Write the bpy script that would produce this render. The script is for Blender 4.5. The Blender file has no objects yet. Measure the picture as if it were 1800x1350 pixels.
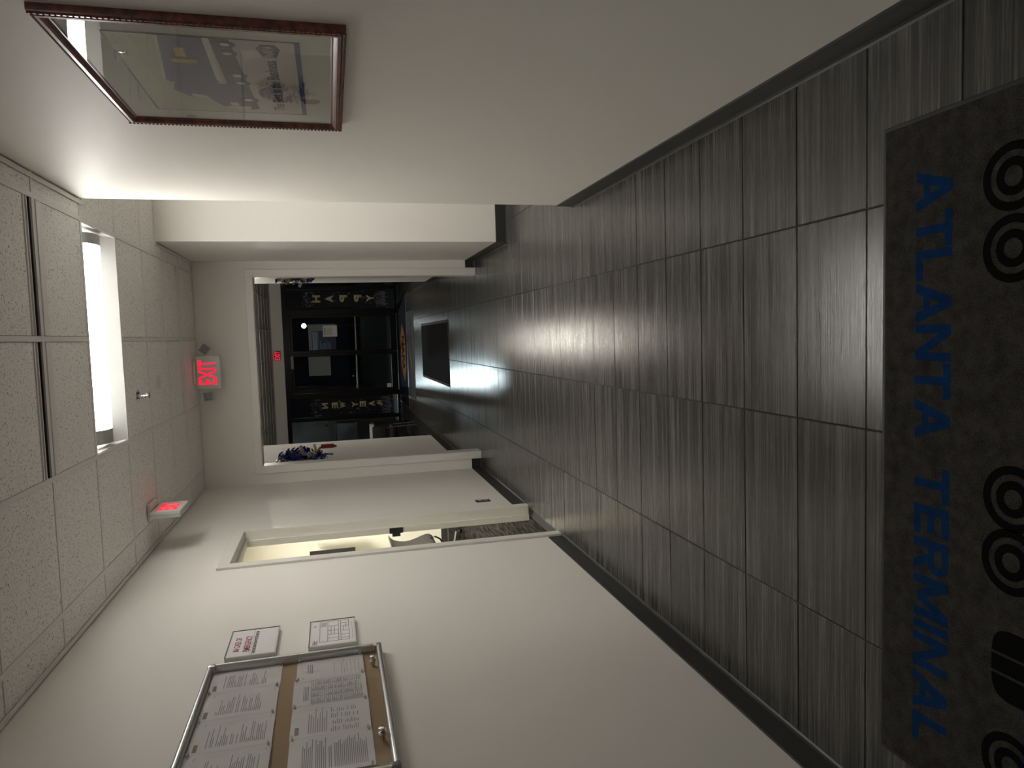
import bpy, bmesh, math, random
from mathutils import Vector, Matrix, noise as mnoise

random.seed(7)
S = bpy.context.scene
C = S.collection

# ------------------------------------------------------------------ camera, world, exposure
cam_d = bpy.data.cameras.new('camera')
cam_d.sensor_fit = 'HORIZONTAL'
cam_d.sensor_width = 36.0
cam_d.lens = 36.0 * 1260.994 / 1800.0
cam_d.clip_start = 0.05
cam_d.clip_end = 200
cam = bpy.data.objects.new('camera', cam_d)
C.objects.link(cam)
# the phone was held upright but the picture is stored on its side: image x runs down the room
R0 = (-0.03080336, -0.24467387, -0.96911602)
R1 = (-0.99712929, -0.05957399, 0.04673448)
R2 = (-0.06916882, 0.96777355, -0.2421364)
cam.matrix_world = Matrix(((R0[0], -R1[0], -R2[0], 0.0),
                           (R0[1], -R1[1], -R2[1], 0.0),
                           (R0[2], -R1[2], -R2[2], 1.44438586),
                           (0, 0, 0, 1)))
S.camera = cam

S.view_settings.view_transform = 'Standard'
S.view_settings.look = 'None'
S.view_settings.gamma = 1.0
S.view_settings.use_curve_mapping = False
S.view_settings.exposure = 0.2

W = bpy.data.worlds.new('night_sky')
S.world = W
W.use_nodes = True
wb = W.node_tree.nodes['Background']
wb.inputs[0].default_value = (0.35, 0.45, 0.7, 1)
wb.inputs[1].default_value = 0.0015

LENS_EMIT = 32.0          # diffuser of the hall light
FILL_BEHIND_EMIT = 5.0         # unseen fill light added behind the camera to lift the hall
FILL_CORRIDOR_EMIT = 46.0         # unseen fill light added round the corner to lift hall and pillar
OFFICE_EMIT = 44.0
LOBBY_EMIT = 400.0
SOFFIT_FILL_EMIT = 34.0  # unseen light added under the canopy to brighten the grey wall and pavement
YARD_W = 720.0           # yard flood lamp in front of the entrance

# ------------------------------------------------------------------ plan (metres; camera above x=0 y=0)
XL, XR = -1.358, 0.759
YF = 7.17                # end wall of the hall
H = 2.65
YC0, YC1 = 4.14, 5.77    # side corridor on the right
SX0, SX1, SY1 = -1.425, 0.79, 10.35   # passage beyond the doorway
YS = 16.05               # shop front
BH = 0.1

# ------------------------------------------------------------------ materials
def nmat(name):
    m = bpy.data.materials.new(name)
    m.use_nodes = True
    nt = m.node_tree
    return m, nt, nt.nodes['Principled BSDF']

def L(nt, a, b):
    nt.links.new(a, b)

def plain(name, col, rough=0.5, metal=0.0, spec=0.5, bump=0.0, bscale=80.0, var=0.0, coat=0.0):
    m, nt, p = nmat(name)
    p.inputs['Base Color'].default_value = (*col, 1)
    p.inputs['Roughness'].default_value = rough
    p.inputs['Metallic'].default_value = metal
    p.inputs['Specular IOR Level'].default_value = spec
    p.inputs['Coat Weight'].default_value = coat
    tc = nt.nodes.new('ShaderNodeTexCoord')
    if var > 0:
        n = nt.nodes.new('ShaderNodeTexNoise'); n.inputs['Scale'].default_value = bscale * .3
        L(nt, tc.outputs['Object'], n.inputs['Vector'])
        mx = nt.nodes.new('ShaderNodeMix'); mx.data_type = 'RGBA'
        mx.inputs[6].default_value = (*[c * (1 - var) for c in col], 1)
        mx.inputs[7].default_value = (*[min(1, c * (1 + var)) for c in col], 1)
        L(nt, n.outputs['Fac'], mx.inputs[0]); L(nt, mx.outputs[2], p.inputs['Base Color'])
    if bump > 0:
        n = nt.nodes.new('ShaderNodeTexNoise'); n.inputs['Scale'].default_value = bscale
        n.inputs['Detail'].default_value = 3
        L(nt, tc.outputs['Object'], n.inputs['Vector'])
        b = nt.nodes.new('ShaderNodeBump'); b.inputs['Strength'].default_value = bump
        b.inputs['Distance'].default_value = 0.002
        L(nt, n.outputs['Fac'], b.inputs['Height']); L(nt, b.outputs['Normal'], p.inputs['Normal'])
    return m

def emit(name, col, s):
    m, nt, p = nmat(name)
    p.inputs['Base Color'].default_value = (*[c * .6 for c in col], 1)
    p.inputs['Emission Color'].default_value = (*col, 1)
    p.inputs['Emission Strength'].default_value = s
    return m

def clear(name, tint=(1, 1, 1), ior=1.45, rough=0.0, bump=0.0, bscale=20):
    m = bpy.data.materials.new(name); m.use_nodes = True
    nt = m.node_tree; nt.nodes.clear()
    out = nt.nodes.new('ShaderNodeOutputMaterial')
    mix = nt.nodes.new('ShaderNodeMixShader')
    # Schlick reflectance from the facing angle (works from both sides of a thin sheet)
    fr = nt.nodes.new('ShaderNodeLayerWeight'); fr.inputs['Blend'].default_value = .5
    pw = nt.nodes.new('ShaderNodeMath'); pw.operation = 'POWER'; pw.inputs[1].default_value = 5
    L(nt, fr.outputs['Facing'], pw.inputs[0])
    f0 = ((ior - 1) / (ior + 1)) ** 2
    sch = nt.nodes.new('ShaderNodeMath'); sch.operation = 'MULTIPLY_ADD'
    sch.inputs[1].default_value = 1 - f0; sch.inputs[2].default_value = f0
    L(nt, pw.outputs[0], sch.inputs[0])
    tr = nt.nodes.new('ShaderNodeBsdfTransparent'); tr.inputs['Color'].default_value = (*tint, 1)
    gl = nt.nodes.new('ShaderNodeBsdfGlossy'); gl.inputs['Roughness'].default_value = rough
    L(nt, sch.outputs[0], mix.inputs[0]); L(nt, tr.outputs[0], mix.inputs[1]); L(nt, gl.outputs[0], mix.inputs[2])
    L(nt, mix.outputs[0], out.inputs[0])
    if bump:
        tc = nt.nodes.new('ShaderNodeTexCoord'); n = nt.nodes.new('ShaderNodeTexNoise')
        n.inputs['Scale'].default_value = bscale; L(nt, tc.outputs['Object'], n.inputs['Vector'])
        b = nt.nodes.new('ShaderNodeBump'); b.inputs['Strength'].default_value = bump; b.inputs['Distance'].default_value = .01
        L(nt, n.outputs['Fac'], b.inputs['Height']); L(nt, b.outputs[0], gl.inputs['Normal']); L(nt, b.outputs[0], fr.inputs['Normal'])
    return m

def floor_tile_mat():
    m, nt, p = nmat('striated_porcelain')
    tc = nt.nodes.new('ShaderNodeTexCoord'); oi = nt.nodes.new('ShaderNodeObjectInfo')
    mul = nt.nodes.new('ShaderNodeMath'); mul.operation = 'MULTIPLY'; mul.inputs[1].default_value = 37.0
    L(nt, oi.outputs['Random'], mul.inputs[0])
    cmb = nt.nodes.new('ShaderNodeCombineXYZ'); L(nt, mul.outputs[0], cmb.inputs[0]); L(nt, mul.outputs[0], cmb.inputs[1])
    def layer(sx, sy, detail, rough=.6):
        mp = nt.nodes.new('ShaderNodeMapping'); mp.inputs['Scale'].default_value = (sx, sy, 1)
        L(nt, tc.outputs['Object'], mp.inputs['Vector'])
        ad = nt.nodes.new('ShaderNodeVectorMath'); ad.operation = 'ADD'
        L(nt, mp.outputs[0], ad.inputs[0]); L(nt, cmb.outputs[0], ad.inputs[1])
        n = nt.nodes.new('ShaderNodeTexNoise'); n.inputs['Scale'].default_value = 1
        n.inputs['Detail'].default_value = detail; n.inputs['Roughness'].default_value = rough
        L(nt, ad.outputs[0], n.inputs['Vector'])
        return n.outputs['Fac']
    a = layer(2.0, 120, 5, .75); b = layer(0.7, 24, 2); c = layer(14, 380, 2)
    r1 = nt.nodes.new('ShaderNodeValToRGB')
    e = r1.color_ramp.elements
    e[0].position = .33; e[0].color = (.0130, .0142, .0135, 1)
    e[1].position = .72; e[1].color = (.205, .195, .178, 1)
    k = e.new(.5); k.color = (.046, .0445, .0415, 1)
    mx = nt.nodes.new('ShaderNodeMath'); mx.operation = 'MULTIPLY_ADD'; mx.inputs[1].default_value = .55
    s2 = nt.nodes.new('ShaderNodeMath'); s2.operation = 'MULTIPLY'; s2.inputs[1].default_value = .30
    s3 = nt.nodes.new('ShaderNodeMath'); s3.operation = 'MULTIPLY_ADD'; s3.inputs[1].default_value = .2
    L(nt, b, s2.inputs[0]); L(nt, c, s3.inputs[0]); L(nt, s2.outputs[0], s3.inputs[2])
    L(nt, a, mx.inputs[0]); L(nt, s3.outputs[0], mx.inputs[2])
    L(nt, mx.outputs[0], r1.inputs[0]); L(nt, r1.outputs[0], p.inputs['Base Color'])
    bp = nt.nodes.new('ShaderNodeBump'); bp.inputs['Strength'].default_value = .5; bp.inputs['Distance'].default_value = .0013
    L(nt, mx.outputs[0], bp.inputs['Height']); L(nt, bp.outputs[0], p.inputs['Normal'])
    rr = nt.nodes.new('ShaderNodeMapRange'); rr.inputs[3].default_value = .15; rr.inputs[4].default_value = .28
    L(nt, b, rr.inputs[0]); L(nt, rr.outputs[0], p.inputs['Roughness'])
    p.inputs['Specular IOR Level'].default_value = .5
    return m

def ceiling_tile_mat():
    m, nt, p = nmat('fissured_mineral_fibre')
    tc = nt.nodes.new('ShaderNodeTexCoord')
    n = nt.nodes.new('ShaderNodeTexNoise'); n.inputs['Scale'].default_value = 110; n.inputs['Detail'].default_value = 4
    n.inputs['Distortion'].default_value = .8
    g = nt.nodes.new('ShaderNodeNewGeometry')
    L(nt, g.outputs['Position'], n.inputs['Vector'])
    r = nt.nodes.new('ShaderNodeValToRGB'); e = r.color_ramp.elements
    e[0].position = .34; e[0].color = (.36, .335, .305, 1); e[1].position = .43; e[1].color = (.92, .895, .865, 1)
    L(nt, n.outputs['Fac'], r.inputs[0]); L(nt, r.outputs[0], p.inputs['Base Color'])
    b = nt.nodes.new('ShaderNodeBump'); b.inputs['Strength'].default_value = .35; b.inputs['Distance'].default_value = .002
    L(nt, n.outputs['Fac'], b.inputs['Height']); L(nt, b.outputs[0], p.inputs['Normal'])
    p.inputs['Roughness'].default_value = .9
    p.inputs['Specular IOR Level'].default_value = .2
    return m

def carpet_mat(name, dark, light, sx, sy):
    m, nt, p = nmat(name)
    g = nt.nodes.new('ShaderNodeNewGeometry')
    mp = nt.nodes.new('ShaderNodeMapping'); mp.inputs['Scale'].default_value = (sx, sy, 1)
    L(nt, g.outputs['Position'], mp.inputs[0])
    n = nt.nodes.new('ShaderNodeTexNoise'); n.inputs['Scale'].default_value = 1; n.inputs['Detail'].default_value = 3
    L(nt, mp.outputs[0], n.inputs['Vector'])
    r = nt.nodes.new('ShaderNodeValToRGB'); e = r.color_ramp.elements
    e[0].position = .42; e[0].color = (*dark, 1); e[1].position = .62; e[1].color = (*light, 1)
    L(nt, n.outputs['Fac'], r.inputs[0]); L(nt, r.outputs[0], p.inputs['Base Color'])
    b = nt.nodes.new('ShaderNodeBump'); b.inputs['Strength'].default_value = .6; b.inputs['Distance'].default_value = .004
    L(nt, n.outputs['Fac'], b.inputs['Height']); L(nt, b.outputs[0], p.inputs['Normal'])
    p.inputs['Roughness'].default_value = .95; p.inputs['Specular IOR Level'].default_value = .1
    return m

def pile_mat(name, col, var=.45, sc=420):
    m, nt, p = nmat(name)
    g = nt.nodes.new('ShaderNodeNewGeometry')
    n = nt.nodes.new('ShaderNodeTexNoise'); n.inputs['Scale'].default_value = sc; n.inputs['Detail'].default_value = 2
    n2 = nt.nodes.new('ShaderNodeTexNoise'); n2.inputs['Scale'].default_value = 30; n2.inputs['Detail'].default_value = 3
    L(nt, g.outputs['Position'], n.inputs['Vector']); L(nt, g.outputs['Position'], n2.inputs['Vector'])
    av = nt.nodes.new('ShaderNodeMath'); av.operation = 'MULTIPLY_ADD'; av.inputs[1].default_value = .35
    sc_ = nt.nodes.new('ShaderNodeMath'); sc_.operation = 'MULTIPLY'; sc_.inputs[1].default_value = .65
    L(nt, n.outputs[0], sc_.inputs[0]); L(nt, n2.outputs[0], av.inputs[0]); L(nt, sc_.outputs[0], av.inputs[2])
    r = nt.nodes.new('ShaderNodeValToRGB'); e = r.color_ramp.elements
    e[0].position = .35; e[0].color = (*[c * (1 - var) for c in col], 1)
    e[1].position = .65; e[1].color = (*[c * (1 + var) for c in col], 1)
    L(nt, av.outputs[0], r.inputs[0]); L(nt, r.outputs[0], p.inputs['Base Color'])
    b = nt.nodes.new('ShaderNodeBump'); b.inputs['Strength'].default_value = .8; b.inputs['Distance'].default_value = .004
    L(nt, n.outputs[0], b.inputs['Height']); L(nt, b.outputs[0], p.inputs['Normal'])
    p.inputs['Roughness'].default_value = .95; p.inputs['Specular IOR Level'].default_value = .1
    return m

def wood_mat(name, a, b, rough=.28):
    m, nt, p = nmat(name)
    tc = nt.nodes.new('ShaderNodeTexCoord')
    mp = nt.nodes.new('ShaderNodeMapping'); mp.inputs['Scale'].default_value = (60, 9, 60)
    L(nt, tc.outputs['Object'], mp.inputs[0])
    n = nt.nodes.new('ShaderNodeTexNoise'); n.inputs['Scale'].default_value = 1; n.inputs['Detail'].default_value = 4
    L(nt, mp.outputs[0], n.inputs['Vector'])
    r = nt.nodes.new('ShaderNodeValToRGB'); e = r.color_ramp.elements
    e[0].position = .35; e[0].color = (*a, 1); e[1].position = .7; e[1].color = (*b, 1)
    L(nt, n.outputs[0], r.inputs[0]); L(nt, r.outputs[0], p.inputs['Base Color'])
    p.inputs['Roughness'].default_value = rough; p.inputs['Coat Weight'].default_value = .3
    p.inputs['Coat Roughness'].default_value = .15
    return m

M = {}
M['wall'] = plain('eggshell_wall_paint', (.86, .835, .785), .56, spec=.32, bump=.10, bscale=240)
M['wall_warm'] = plain('office_wall_paint', (.78, .755, .64), .5, bump=.08, bscale=240)
M['trim'] = plain('white_trim_paint', (.86, .835, .785), .36)
M['base'] = plain('charcoal_rubber_base', (.030, .031, .030), .42)
M['cork'] = plain('brown_cork', (.36, .235, .12), .8, bump=.3, bscale=300, var=.15)
M['tile'] = floor_tile_mat()
M['grout'] = plain('dark_grout', (.020, .019, .018), .85)
M['ceil'] = ceiling_tile_mat()
M['tee'] = plain('painted_ceiling_tee', (.82, .79, .765), .5)
M['angle'] = plain('painted_wall_angle', (.84, .815, .765), .5)
M['plenum'] = plain('plenum_dark', (.03, .03, .03), .9)
M['black'] = plain('black_plastic', (.012, .012, .012), .4)
M['dark'] = plain('black_void', (.004, .004, .005), .7)
M['white'] = plain('white_plastic', (.72, .72, .68), .35)
M['exitbody'] = plain('exit_sign_plastic', (.66, .68, .64), .35)
M['lamphead'] = plain('lamp_head_plastic', (.42, .43, .41), .4)
M['reflector'] = plain('white_enamel_reflector', (.42, .42, .405), .5)
M['capgrey'] = plain('grey_end_cap', (.42, .42, .40), .5)
M['lens'] = emit('lit_diffuser', (1.0, .962, .905), LENS_EMIT)
M['fill_behind'] = emit('fill_diffuser_behind', (1.0, .962, .905), FILL_BEHIND_EMIT)
M['fill_corridor'] = emit('fill_diffuser_corridor', (1.0, .965, .90), FILL_CORRIDOR_EMIT)
M['officelens'] = emit('office_lit_diffuser', (1.0, .955, .85), OFFICE_EMIT)
M['lobbylens'] = emit('lobby_lit_lens', (1.0, .93, .82), LOBBY_EMIT)
M['soffitfill'] = emit('soffit_fill_lens', (.80, .92, 1.0), SOFFIT_FILL_EMIT)
M['yardlens'] = emit('yard_lit_lens', (.85, .97, 1.0), 40.0)
M['red'] = emit('lit_red_letters', (1.0, .012, .045), .95)
M['alu'] = plain('brushed_aluminium', (.55, .56, .56), .34, metal=1.0)
M['cornergrey'] = plain('grey_corner_plastic', (.20, .22, .22), .45)
M['chrome'] = plain('chrome', (.8, .8, .8), .08, metal=1.0)
M['steel'] = plain('dull_steel', (.3, .3, .3), .35, metal=1.0)
M['bronze'] = plain('dark_bronze_aluminium', (.008, .0075, .007), .4, spec=.15)
M['paper'] = plain('white_paper', (.90, .87, .885), .6)
M['ink'] = plain('grey_ink', (.27, .26, .27), .7)
M['inkdark'] = plain('black_ink', (.03, .03, .035), .7)
M['inkbrown'] = plain('brown_letterhead', (.25, .20, .15), .7)
M['sleeve'] = clear('clear_plastic_sleeve', (.98, .98, .98), 1.42, .05, bump=.25, bscale=30)
M['glass'] = clear('clear_glass', (.98, .985, .98), 1.5, 0)
M['shopglass'] = clear('shop_front_glass', (.90, .93, .93), 1.17, .02)
M['acrylic'] = clear('clear_acrylic', (.98, .98, .98), 1.25, .03)
M['redink'] = plain('red_ink', (.42, .035, .045), .6)
M['mahogany'] = wood_mat('mahogany_frame_wood', (.085, .021, .013), (.25, .064, .036))
M['matboard'] = plain('cream_mat_board', (.62, .60, .53), .8)
M['poster'] = plain('poster_paper', (.52, .46, .43), .6, var=.15, bscale=14)
M['postersky'] = plain('poster_sky_green', (.46, .46, .32), .6, var=.35, bscale=22)
M['posterdark'] = plain('poster_dark', (.095, .078, .072), .6)
M['posterblue'] = plain('poster_truck_blue', (.105, .10, .185), .55, var=.2, bscale=30)
M['posterline'] = plain('poster_blue_band', (.02, .045, .15), .55)
M['posterlight'] = plain('poster_light_grey', (.60, .56, .53), .6)
M['posteryellow'] = plain('poster_yellow', (.52, .37, .10), .6)
M['matpile'] = pile_mat('charcoal_mat_pile', (.050, .0465, .042), .65)
M['matblue'] = pile_mat('blue_mat_pile', (.005, .036, .125), .4)
M['matblack'] = pile_mat('black_mat_pile', (.0035, .0035, .0035), .4)
M['rubber'] = plain('black_rubber_edge', (.012, .012, .012), .55)
M['ribpile'] = pile_mat('black_ribbed_pile', (.0045, .0045, .0055), .5, 200)
M['matnavy'] = pile_mat('navy_mat_pile', (.012, .016, .028), .4)
M['matgrey'] = pile_mat('grey_mat_pile', (.10, .10, .105), .4)
M['matorange'] = pile_mat('orange_mat_pile', (.50, .23, .06), .25)
M['matyellow'] = pile_mat('yellow_mat_pile', (.40, .32, .03), .25)
M['matskyblue'] = pile_mat('steel_blue_mat_pile', (.03, .07, .16), .3)
M['carpet'] = carpet_mat('dark_lobby_carpet', (.012, .011, .011), (.05, .047, .043), 60, 220)
M['ocarpet'] = carpet_mat('streaked_office_carpet', (.0015, .0015, .0013), (.048, .045, .039), 75, 5)
M['asphalt'] = plain('night_asphalt', (.035, .036, .038), .85, bump=.4, bscale=60)
M['walk'] = plain('concrete_walk', (.22, .225, .23), .85, bump=.2, bscale=60, var=.15)
M['outwall'] = plain('grey_render_wall', (.20, .20, .185), .8)
M['pin'] = plain('clear_pin_plastic', (.70, .70, .70), .15)
M['notice'] = plain('bright_notice_paper', (.85, .84, .86), .6)
M['dimwhite'] = plain('whiteboard_face', (.42, .44, .46), .3)
M['meshgrey'] = plain('grey_chair_mesh', (.13, .132, .125), .7)
M['ribbonblue'] = plain('royal_blue_ribbon', (.014, .030, .30), .22, coat=.5)
M['ribbonsilver'] = plain('silver_ribbon', (.62, .64, .70), .3, metal=.3)
M['ribbongold'] = plain('gold_ribbon', (.60, .47, .07), .3, metal=.3)
M['redtag'] = plain('dark_red_tag', (.20, .008, .012), .5)
M['banner'] = plain('navy_party_banner', (.014, .014, .030), .6, var=.5, bscale=60)
M['bannergold'] = plain('pale_gold_print', (.62, .58, .30), .5)
M['bannerfleck'] = plain('silver_fleck_print', (.20, .20, .24), .5)
M['signblue'] = plain('sign_navy_print', (.010, .018, .075), .5)
M['signcyan'] = plain('sign_pale_blue_print', (.40, .55, .85), .5)
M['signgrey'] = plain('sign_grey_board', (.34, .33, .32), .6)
M['signyellow'] = plain('sign_yellow_print', (.7, .55, .15), .5)
M['purple'] = plain('purple_sticker', (.06, .05, .18), .5)
M['darkwood'] = plain('dark_desk_wood', (.020, .012, .010), .35)
M['bumperblue'] = M['matblue']

# ------------------------------------------------------------------ mesh helpers
def box(bm, x0, x1, y0, y1, z0, z1):
    vs = [bm.verts.new(p) for p in ((x0, y0, z0), (x1, y0, z0), (x1, y1, z0), (x0, y1, z0),
                                    (x0, y0, z1), (x1, y0, z1), (x1, y1, z1), (x0, y1, z1))]
    for f in ((3, 2, 1, 0), (4, 5, 6, 7), (0, 1, 5, 4), (1, 2, 6, 5), (2, 3, 7, 6), (3, 0, 4, 7)):
        bm.faces.new([vs[i] for i in f])
    return vs

def B(*boxes, bevel=0.0, seg=1):
    bm = bmesh.new()
    for b in boxes:
        box(bm, *b)
    if bevel:
        bmesh.ops.bevel(bm, geom=list(bm.edges), offset=bevel, segments=seg, affect='EDGES', profile=.6)
    return bm

def prism(bm, pts, d):
    """polygon pts (3D) pushed along d"""
    d = Vector(d)
    a = [bm.verts.new(p) for p in pts]
    b = [bm.verts.new(Vector(p) + d) for p in pts]
    n = len(pts)
    bm.faces.new(a); bm.faces.new(b[::-1])
    for i in range(n):
        bm.faces.new((a[i], b[i], b[(i + 1) % n], a[(i + 1) % n]))

def frame_axes(d):
    d = Vector(d).normalized()
    u = d.cross(Vector((0, 0, 1)))
    if u.length < 1e-3: u = d.cross(Vector((1, 0, 0)))
    u.normalize(); return u, d.cross(u)

def tube(bm, pts, r, n=8, cap=True):
    pts = [Vector(p) for p in pts]
    rs = r if isinstance(r, (list, tuple)) else [r] * len(pts)
    rings = []
    for i, p in enumerate(pts):
        d = pts[min(i + 1, len(pts) - 1)] - pts[max(i - 1, 0)]
        u, v = frame_axes(d)
        rings.append([bm.verts.new(p + (u * math.cos(2 * math.pi * k / n) + v * math.sin(2 * math.pi * k / n)) * rs[i]) for k in range(n)])
    for i in range(len(rings) - 1):
        for k in range(n):
            bm.faces.new((rings[i][k], rings[i][(k + 1) % n], rings[i + 1][(k + 1) % n], rings[i + 1][k]))
    if cap:
        bm.faces.new(rings[0][::-1]); bm.faces.new(rings[-1])

def lathe(bm, c, axis, prof, n=20):
    """prof: (radius, distance along axis)"""
    c = Vector(c); ax = Vector(axis).normalized(); u, v = frame_axes(ax)
    rings = []
    for r, t in prof:
        rings.append([bm.verts.new(c + ax * t + (u * math.cos(2 * math.pi * k / n) + v * math.sin(2 * math.pi * k / n)) * max(r, 1e-5)) for k in range(n)])
    for i in range(len(rings) - 1):
        for k in range(n):
            bm.faces.new((rings[i][k], rings[i][(k + 1) % n], rings[i + 1][(k + 1) % n], rings[i + 1][k]))
    bm.faces.new(rings[0][::-1]); bm.faces.new(rings[-1])

def ring(bm, c, r0, r1, z0, z1, n=40):
    cx, cy = c
    P = [[bm.verts.new((cx + r * math.cos(2 * math.pi * k / n), cy + r * math.sin(2 * math.pi * k / n), z)) for k in range(n)]
         for r, z in ((r0, z0), (r0, z1), (r1, z1), (r1, z0))]
    for j in range(4):
        for k in range(n):
            bm.faces.new((P[j][k], P[(j + 1) % 4][k], P[(j + 1) % 4][(k + 1) % n], P[j][(k + 1) % n]))

def origin(o):
    v = Vector((0, 0, 0))
    while o is not None:
        v += o.location; o = o.parent
    return v

def obj(name, bm, mat, parent=None, smooth=False):
    bmesh.ops.recalc_face_normals(bm, faces=list(bm.faces))
    if parent is not None:
        bmesh.ops.translate(bm, verts=list(bm.verts), vec=-origin(parent))
    me = bpy.data.meshes.new(name); bm.to_mesh(me); bm.free()
    me.materials.append(mat)
    if smooth:
        for p in me.polygons: p.use_smooth = True
        me.set_sharp_from_angle(angle=math.radians(35))
    o = bpy.data.objects.new(name, me); C.objects.link(o)
    if parent is not None: o.parent = parent
    return o

def thing(name, label, cat, loc, group=None):
    o = bpy.data.objects.new(name, None); C.objects.link(o)
    o.empty_display_size = .1
    o.location = loc; o['label'] = label; o['category'] = cat
    if group: o['group'] = group
    return o

def struct(name, bm, mat, smooth=False):
    o = obj(name, bm, mat, None, smooth); o['kind'] = 'structure'; return o

def struct_root(name):
    o = bpy.data.objects.new(name, None); C.objects.link(o); o['kind'] = 'structure'; return o

def text_bm(body, w, h, center, right, up, depth=.0008, bold=.0, spacing=1.0):
    cu = bpy.data.curves.new('t', 'FONT'); cu.body = body; cu.size = 1; cu.offset = bold
    cu.space_character = spacing; cu.resolution_u = 3
    to = bpy.data.objects.new('t', cu); C.objects.link(to)
    dg = bpy.context.evaluated_depsgraph_get()
    me = bpy.data.meshes.new_from_object(to.evaluated_get(dg))
    bpy.data.objects.remove(to); bpy.data.curves.remove(cu)
    bm = bmesh.new(); bm.from_mesh(me); bpy.data.meshes.remove(me)
    xs = [v.co.x for v in bm.verts]; ys = [v.co.y for v in bm.verts]
    x0, x1, y0, y1 = min(xs), max(xs), min(ys), max(ys)
    if depth > 0:
        ex = bmesh.ops.extrude_face_region(bm, geom=list(bm.faces))
        bmesh.ops.translate(bm, verts=[g for g in ex['geom'] if isinstance(g, bmesh.types.BMVert)], vec=(0, 0, 1))
    R, U = Vector(right), Vector(up); N = R.cross(U); c = Vector(center)
    if h is None: h = w * (y1 - y0) / (x1 - x0)
    if w is None: w = h * (x1 - x0) / (y1 - y0)
    for v in bm.verts:
        a = ((v.co.x - x0) / (x1 - x0) - .5) * w; b = ((v.co.y - y0) / (y1 - y0) - .5) * h
        v.co = c + R * a + U * b + N * (v.co.z * depth)
    return bm

# ================================================================== FLOOR
floor = struct('floor', B((XL - .1, 3.5, -2, 14.15, -.06, -.003)), M['grout'])
TX, TY, TX0, TY0 = .61, .3055, -0.29709853, 1.69842297
def tile_bm(x0, x1, y0, y1):
    bm = bmesh.new(); box(bm, x0, x1, y0, y1, -.009, 0)
    top = [e for e in bm.edges if all(abs(v.co.z) < 1e-6 for v in e.verts)]
    bmesh.ops.bevel(bm, geom=top, offset=.0016, segments=1, affect='EDGES')
    return bm
full = tile_bm(-TX / 2 + .0021, TX / 2 - .0021, -TY / 2 + .0021, TY / 2 - .0021)
bmesh.ops.recalc_face_normals(full, faces=list(full.faces))
full_me = bpy.data.meshes.new('tile'); full.to_mesh(full_me); full.free(); full_me.materials.append(M['tile'])
def lay(x0, x1, y0, y1, xmin, xmax, ymin, ymax):
    a, b, c, d = max(x0, xmin), min(x1, xmax), max(y0, ymin), min(y1, ymax)
    if b - a < .02 or d - c < .02: return
    cx, cy = (x0 + x1) / 2, (y0 + y1) / 2
    if (a, b, c, d) == (x0, x1, y0, y1):
        o = bpy.data.objects.new('tile', full_me)
    else:
        bm = tile_bm(a - cx + .0021, b - cx - .0021, c - cy + .0021, d - cy - .0021)
        bmesh.ops.recalc_face_normals(bm, faces=list(bm.faces))
        me = bpy.data.meshes.new('tile'); bm.to_mesh(me); bm.free(); me.materials.append(M['tile'])
        o = bpy.data.objects.new('tile', me)
    C.objects.link(o); o.location = (cx, cy, random.uniform(-.0007, .0))
    o.rotation_euler = (random.uniform(-.0006, .0006), random.uniform(-.0006, .0006), 0)
    o.parent = floor
far_tiles = bmesh.new()
for j in range(-8, 41):
    y0 = TY0 + j * TY
    for i in range(-3, 7):
        x0 = TX0 + i * TX
        x1, y1 = x0 + TX, y0 + TY
        yc = (y0 + y1) / 2
        if yc < 10.4:
            xa, xb = (XL, XR) if yc < YF else (SX0, SX1)
            if YC0 - .1 < yc < YC1 + .1 and i > 0: xb = 3.5
            if y0 < 0: continue_it = y1 > -1
            lay(x0, x1, y0, y1, xa, xb, -1.0, 14.15)
        else:
            a, b, c, d = max(x0, -1.425), min(x1, .82), y0, min(y1, 14.15)
            if b - a > .02 and d - c > .02:
                box(far_tiles, a + .0021, b - .0021, c + .0021, d - .0021, -.009, random.uniform(-.0006, 0))
ft = obj('tile_field', far_tiles, M['tile'], floor); ft['kind'] = 'stuff'
struct('floor_carpet_left', B((-4.6, -1.425, 10.0, YS, -.05, -.001), (-1.425, .82, 14.15, YS, -.05, -.001)), M['carpet'])
struct('floor_carpet_right', B((.82, 4.0, 10.0, YS, -.05, -.001)), M['carpet'])
struct('floor_office', B((-4.1, XL - .07, 3.4, 9.7, -.05, .001)), M['ocarpet'])
# metal edge strips where the carpet meets the tile
struct('trim_1', B((-1.429, -1.421, SY1, 14.15, -.01, .004), (.816, .824, SY1, 14.15, -.01, .004), (-1.425, .82, 14.146, 14.154, -.01, .004)), M['steel'])

# ================================================================== WALLS
struct('wall_left', B((XL - .10, XL, -2, 4.575, 0, H + .1), (XL - .10, XL, 5.38, YF, 0, H + .1), (XL - .10, XL, 4.575, 5.38, 2.125, H + .1)), M['wall'])
struct('wall_right', B((XR, 3.5, YC0 - .12, YC0, 0, H + .1), (XR, XR + .12, -2, YC0 - .12, 0, H + .1)), M['wall'])
struct('wall_right_far', B((.757, 3.5, YC1, YF + .15, 0, H + .1)), M['wall'])
struct('wall_corridor_end', B((3.5, 3.6, YC0 - .12, YC1 + .1, 0, H + .1)), M['wall'])
struct('wall_front', B((XL - .12, XR + .12, -2.1, -2, 0, H + .1)), M['wall'])
struct('wall_back', B((XL - .3, -1.205, YF, YF + .15, 0, H + .1), (.63, .757, YF, YF + .15, 0, H + .1), (-1.205, .63, YF, YF + .15, 2.15, H + .1)), M['wall'])
struct('wall_passage_left', B((SX0 - .15, SX0, YF + .15, SY1, 0, H + .1)), M['wall'])
struct('wall_passage_right', B((SX1, SX1 + .15, YF + .15, SY1, 0, H + .1)), M['wall'])
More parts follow.
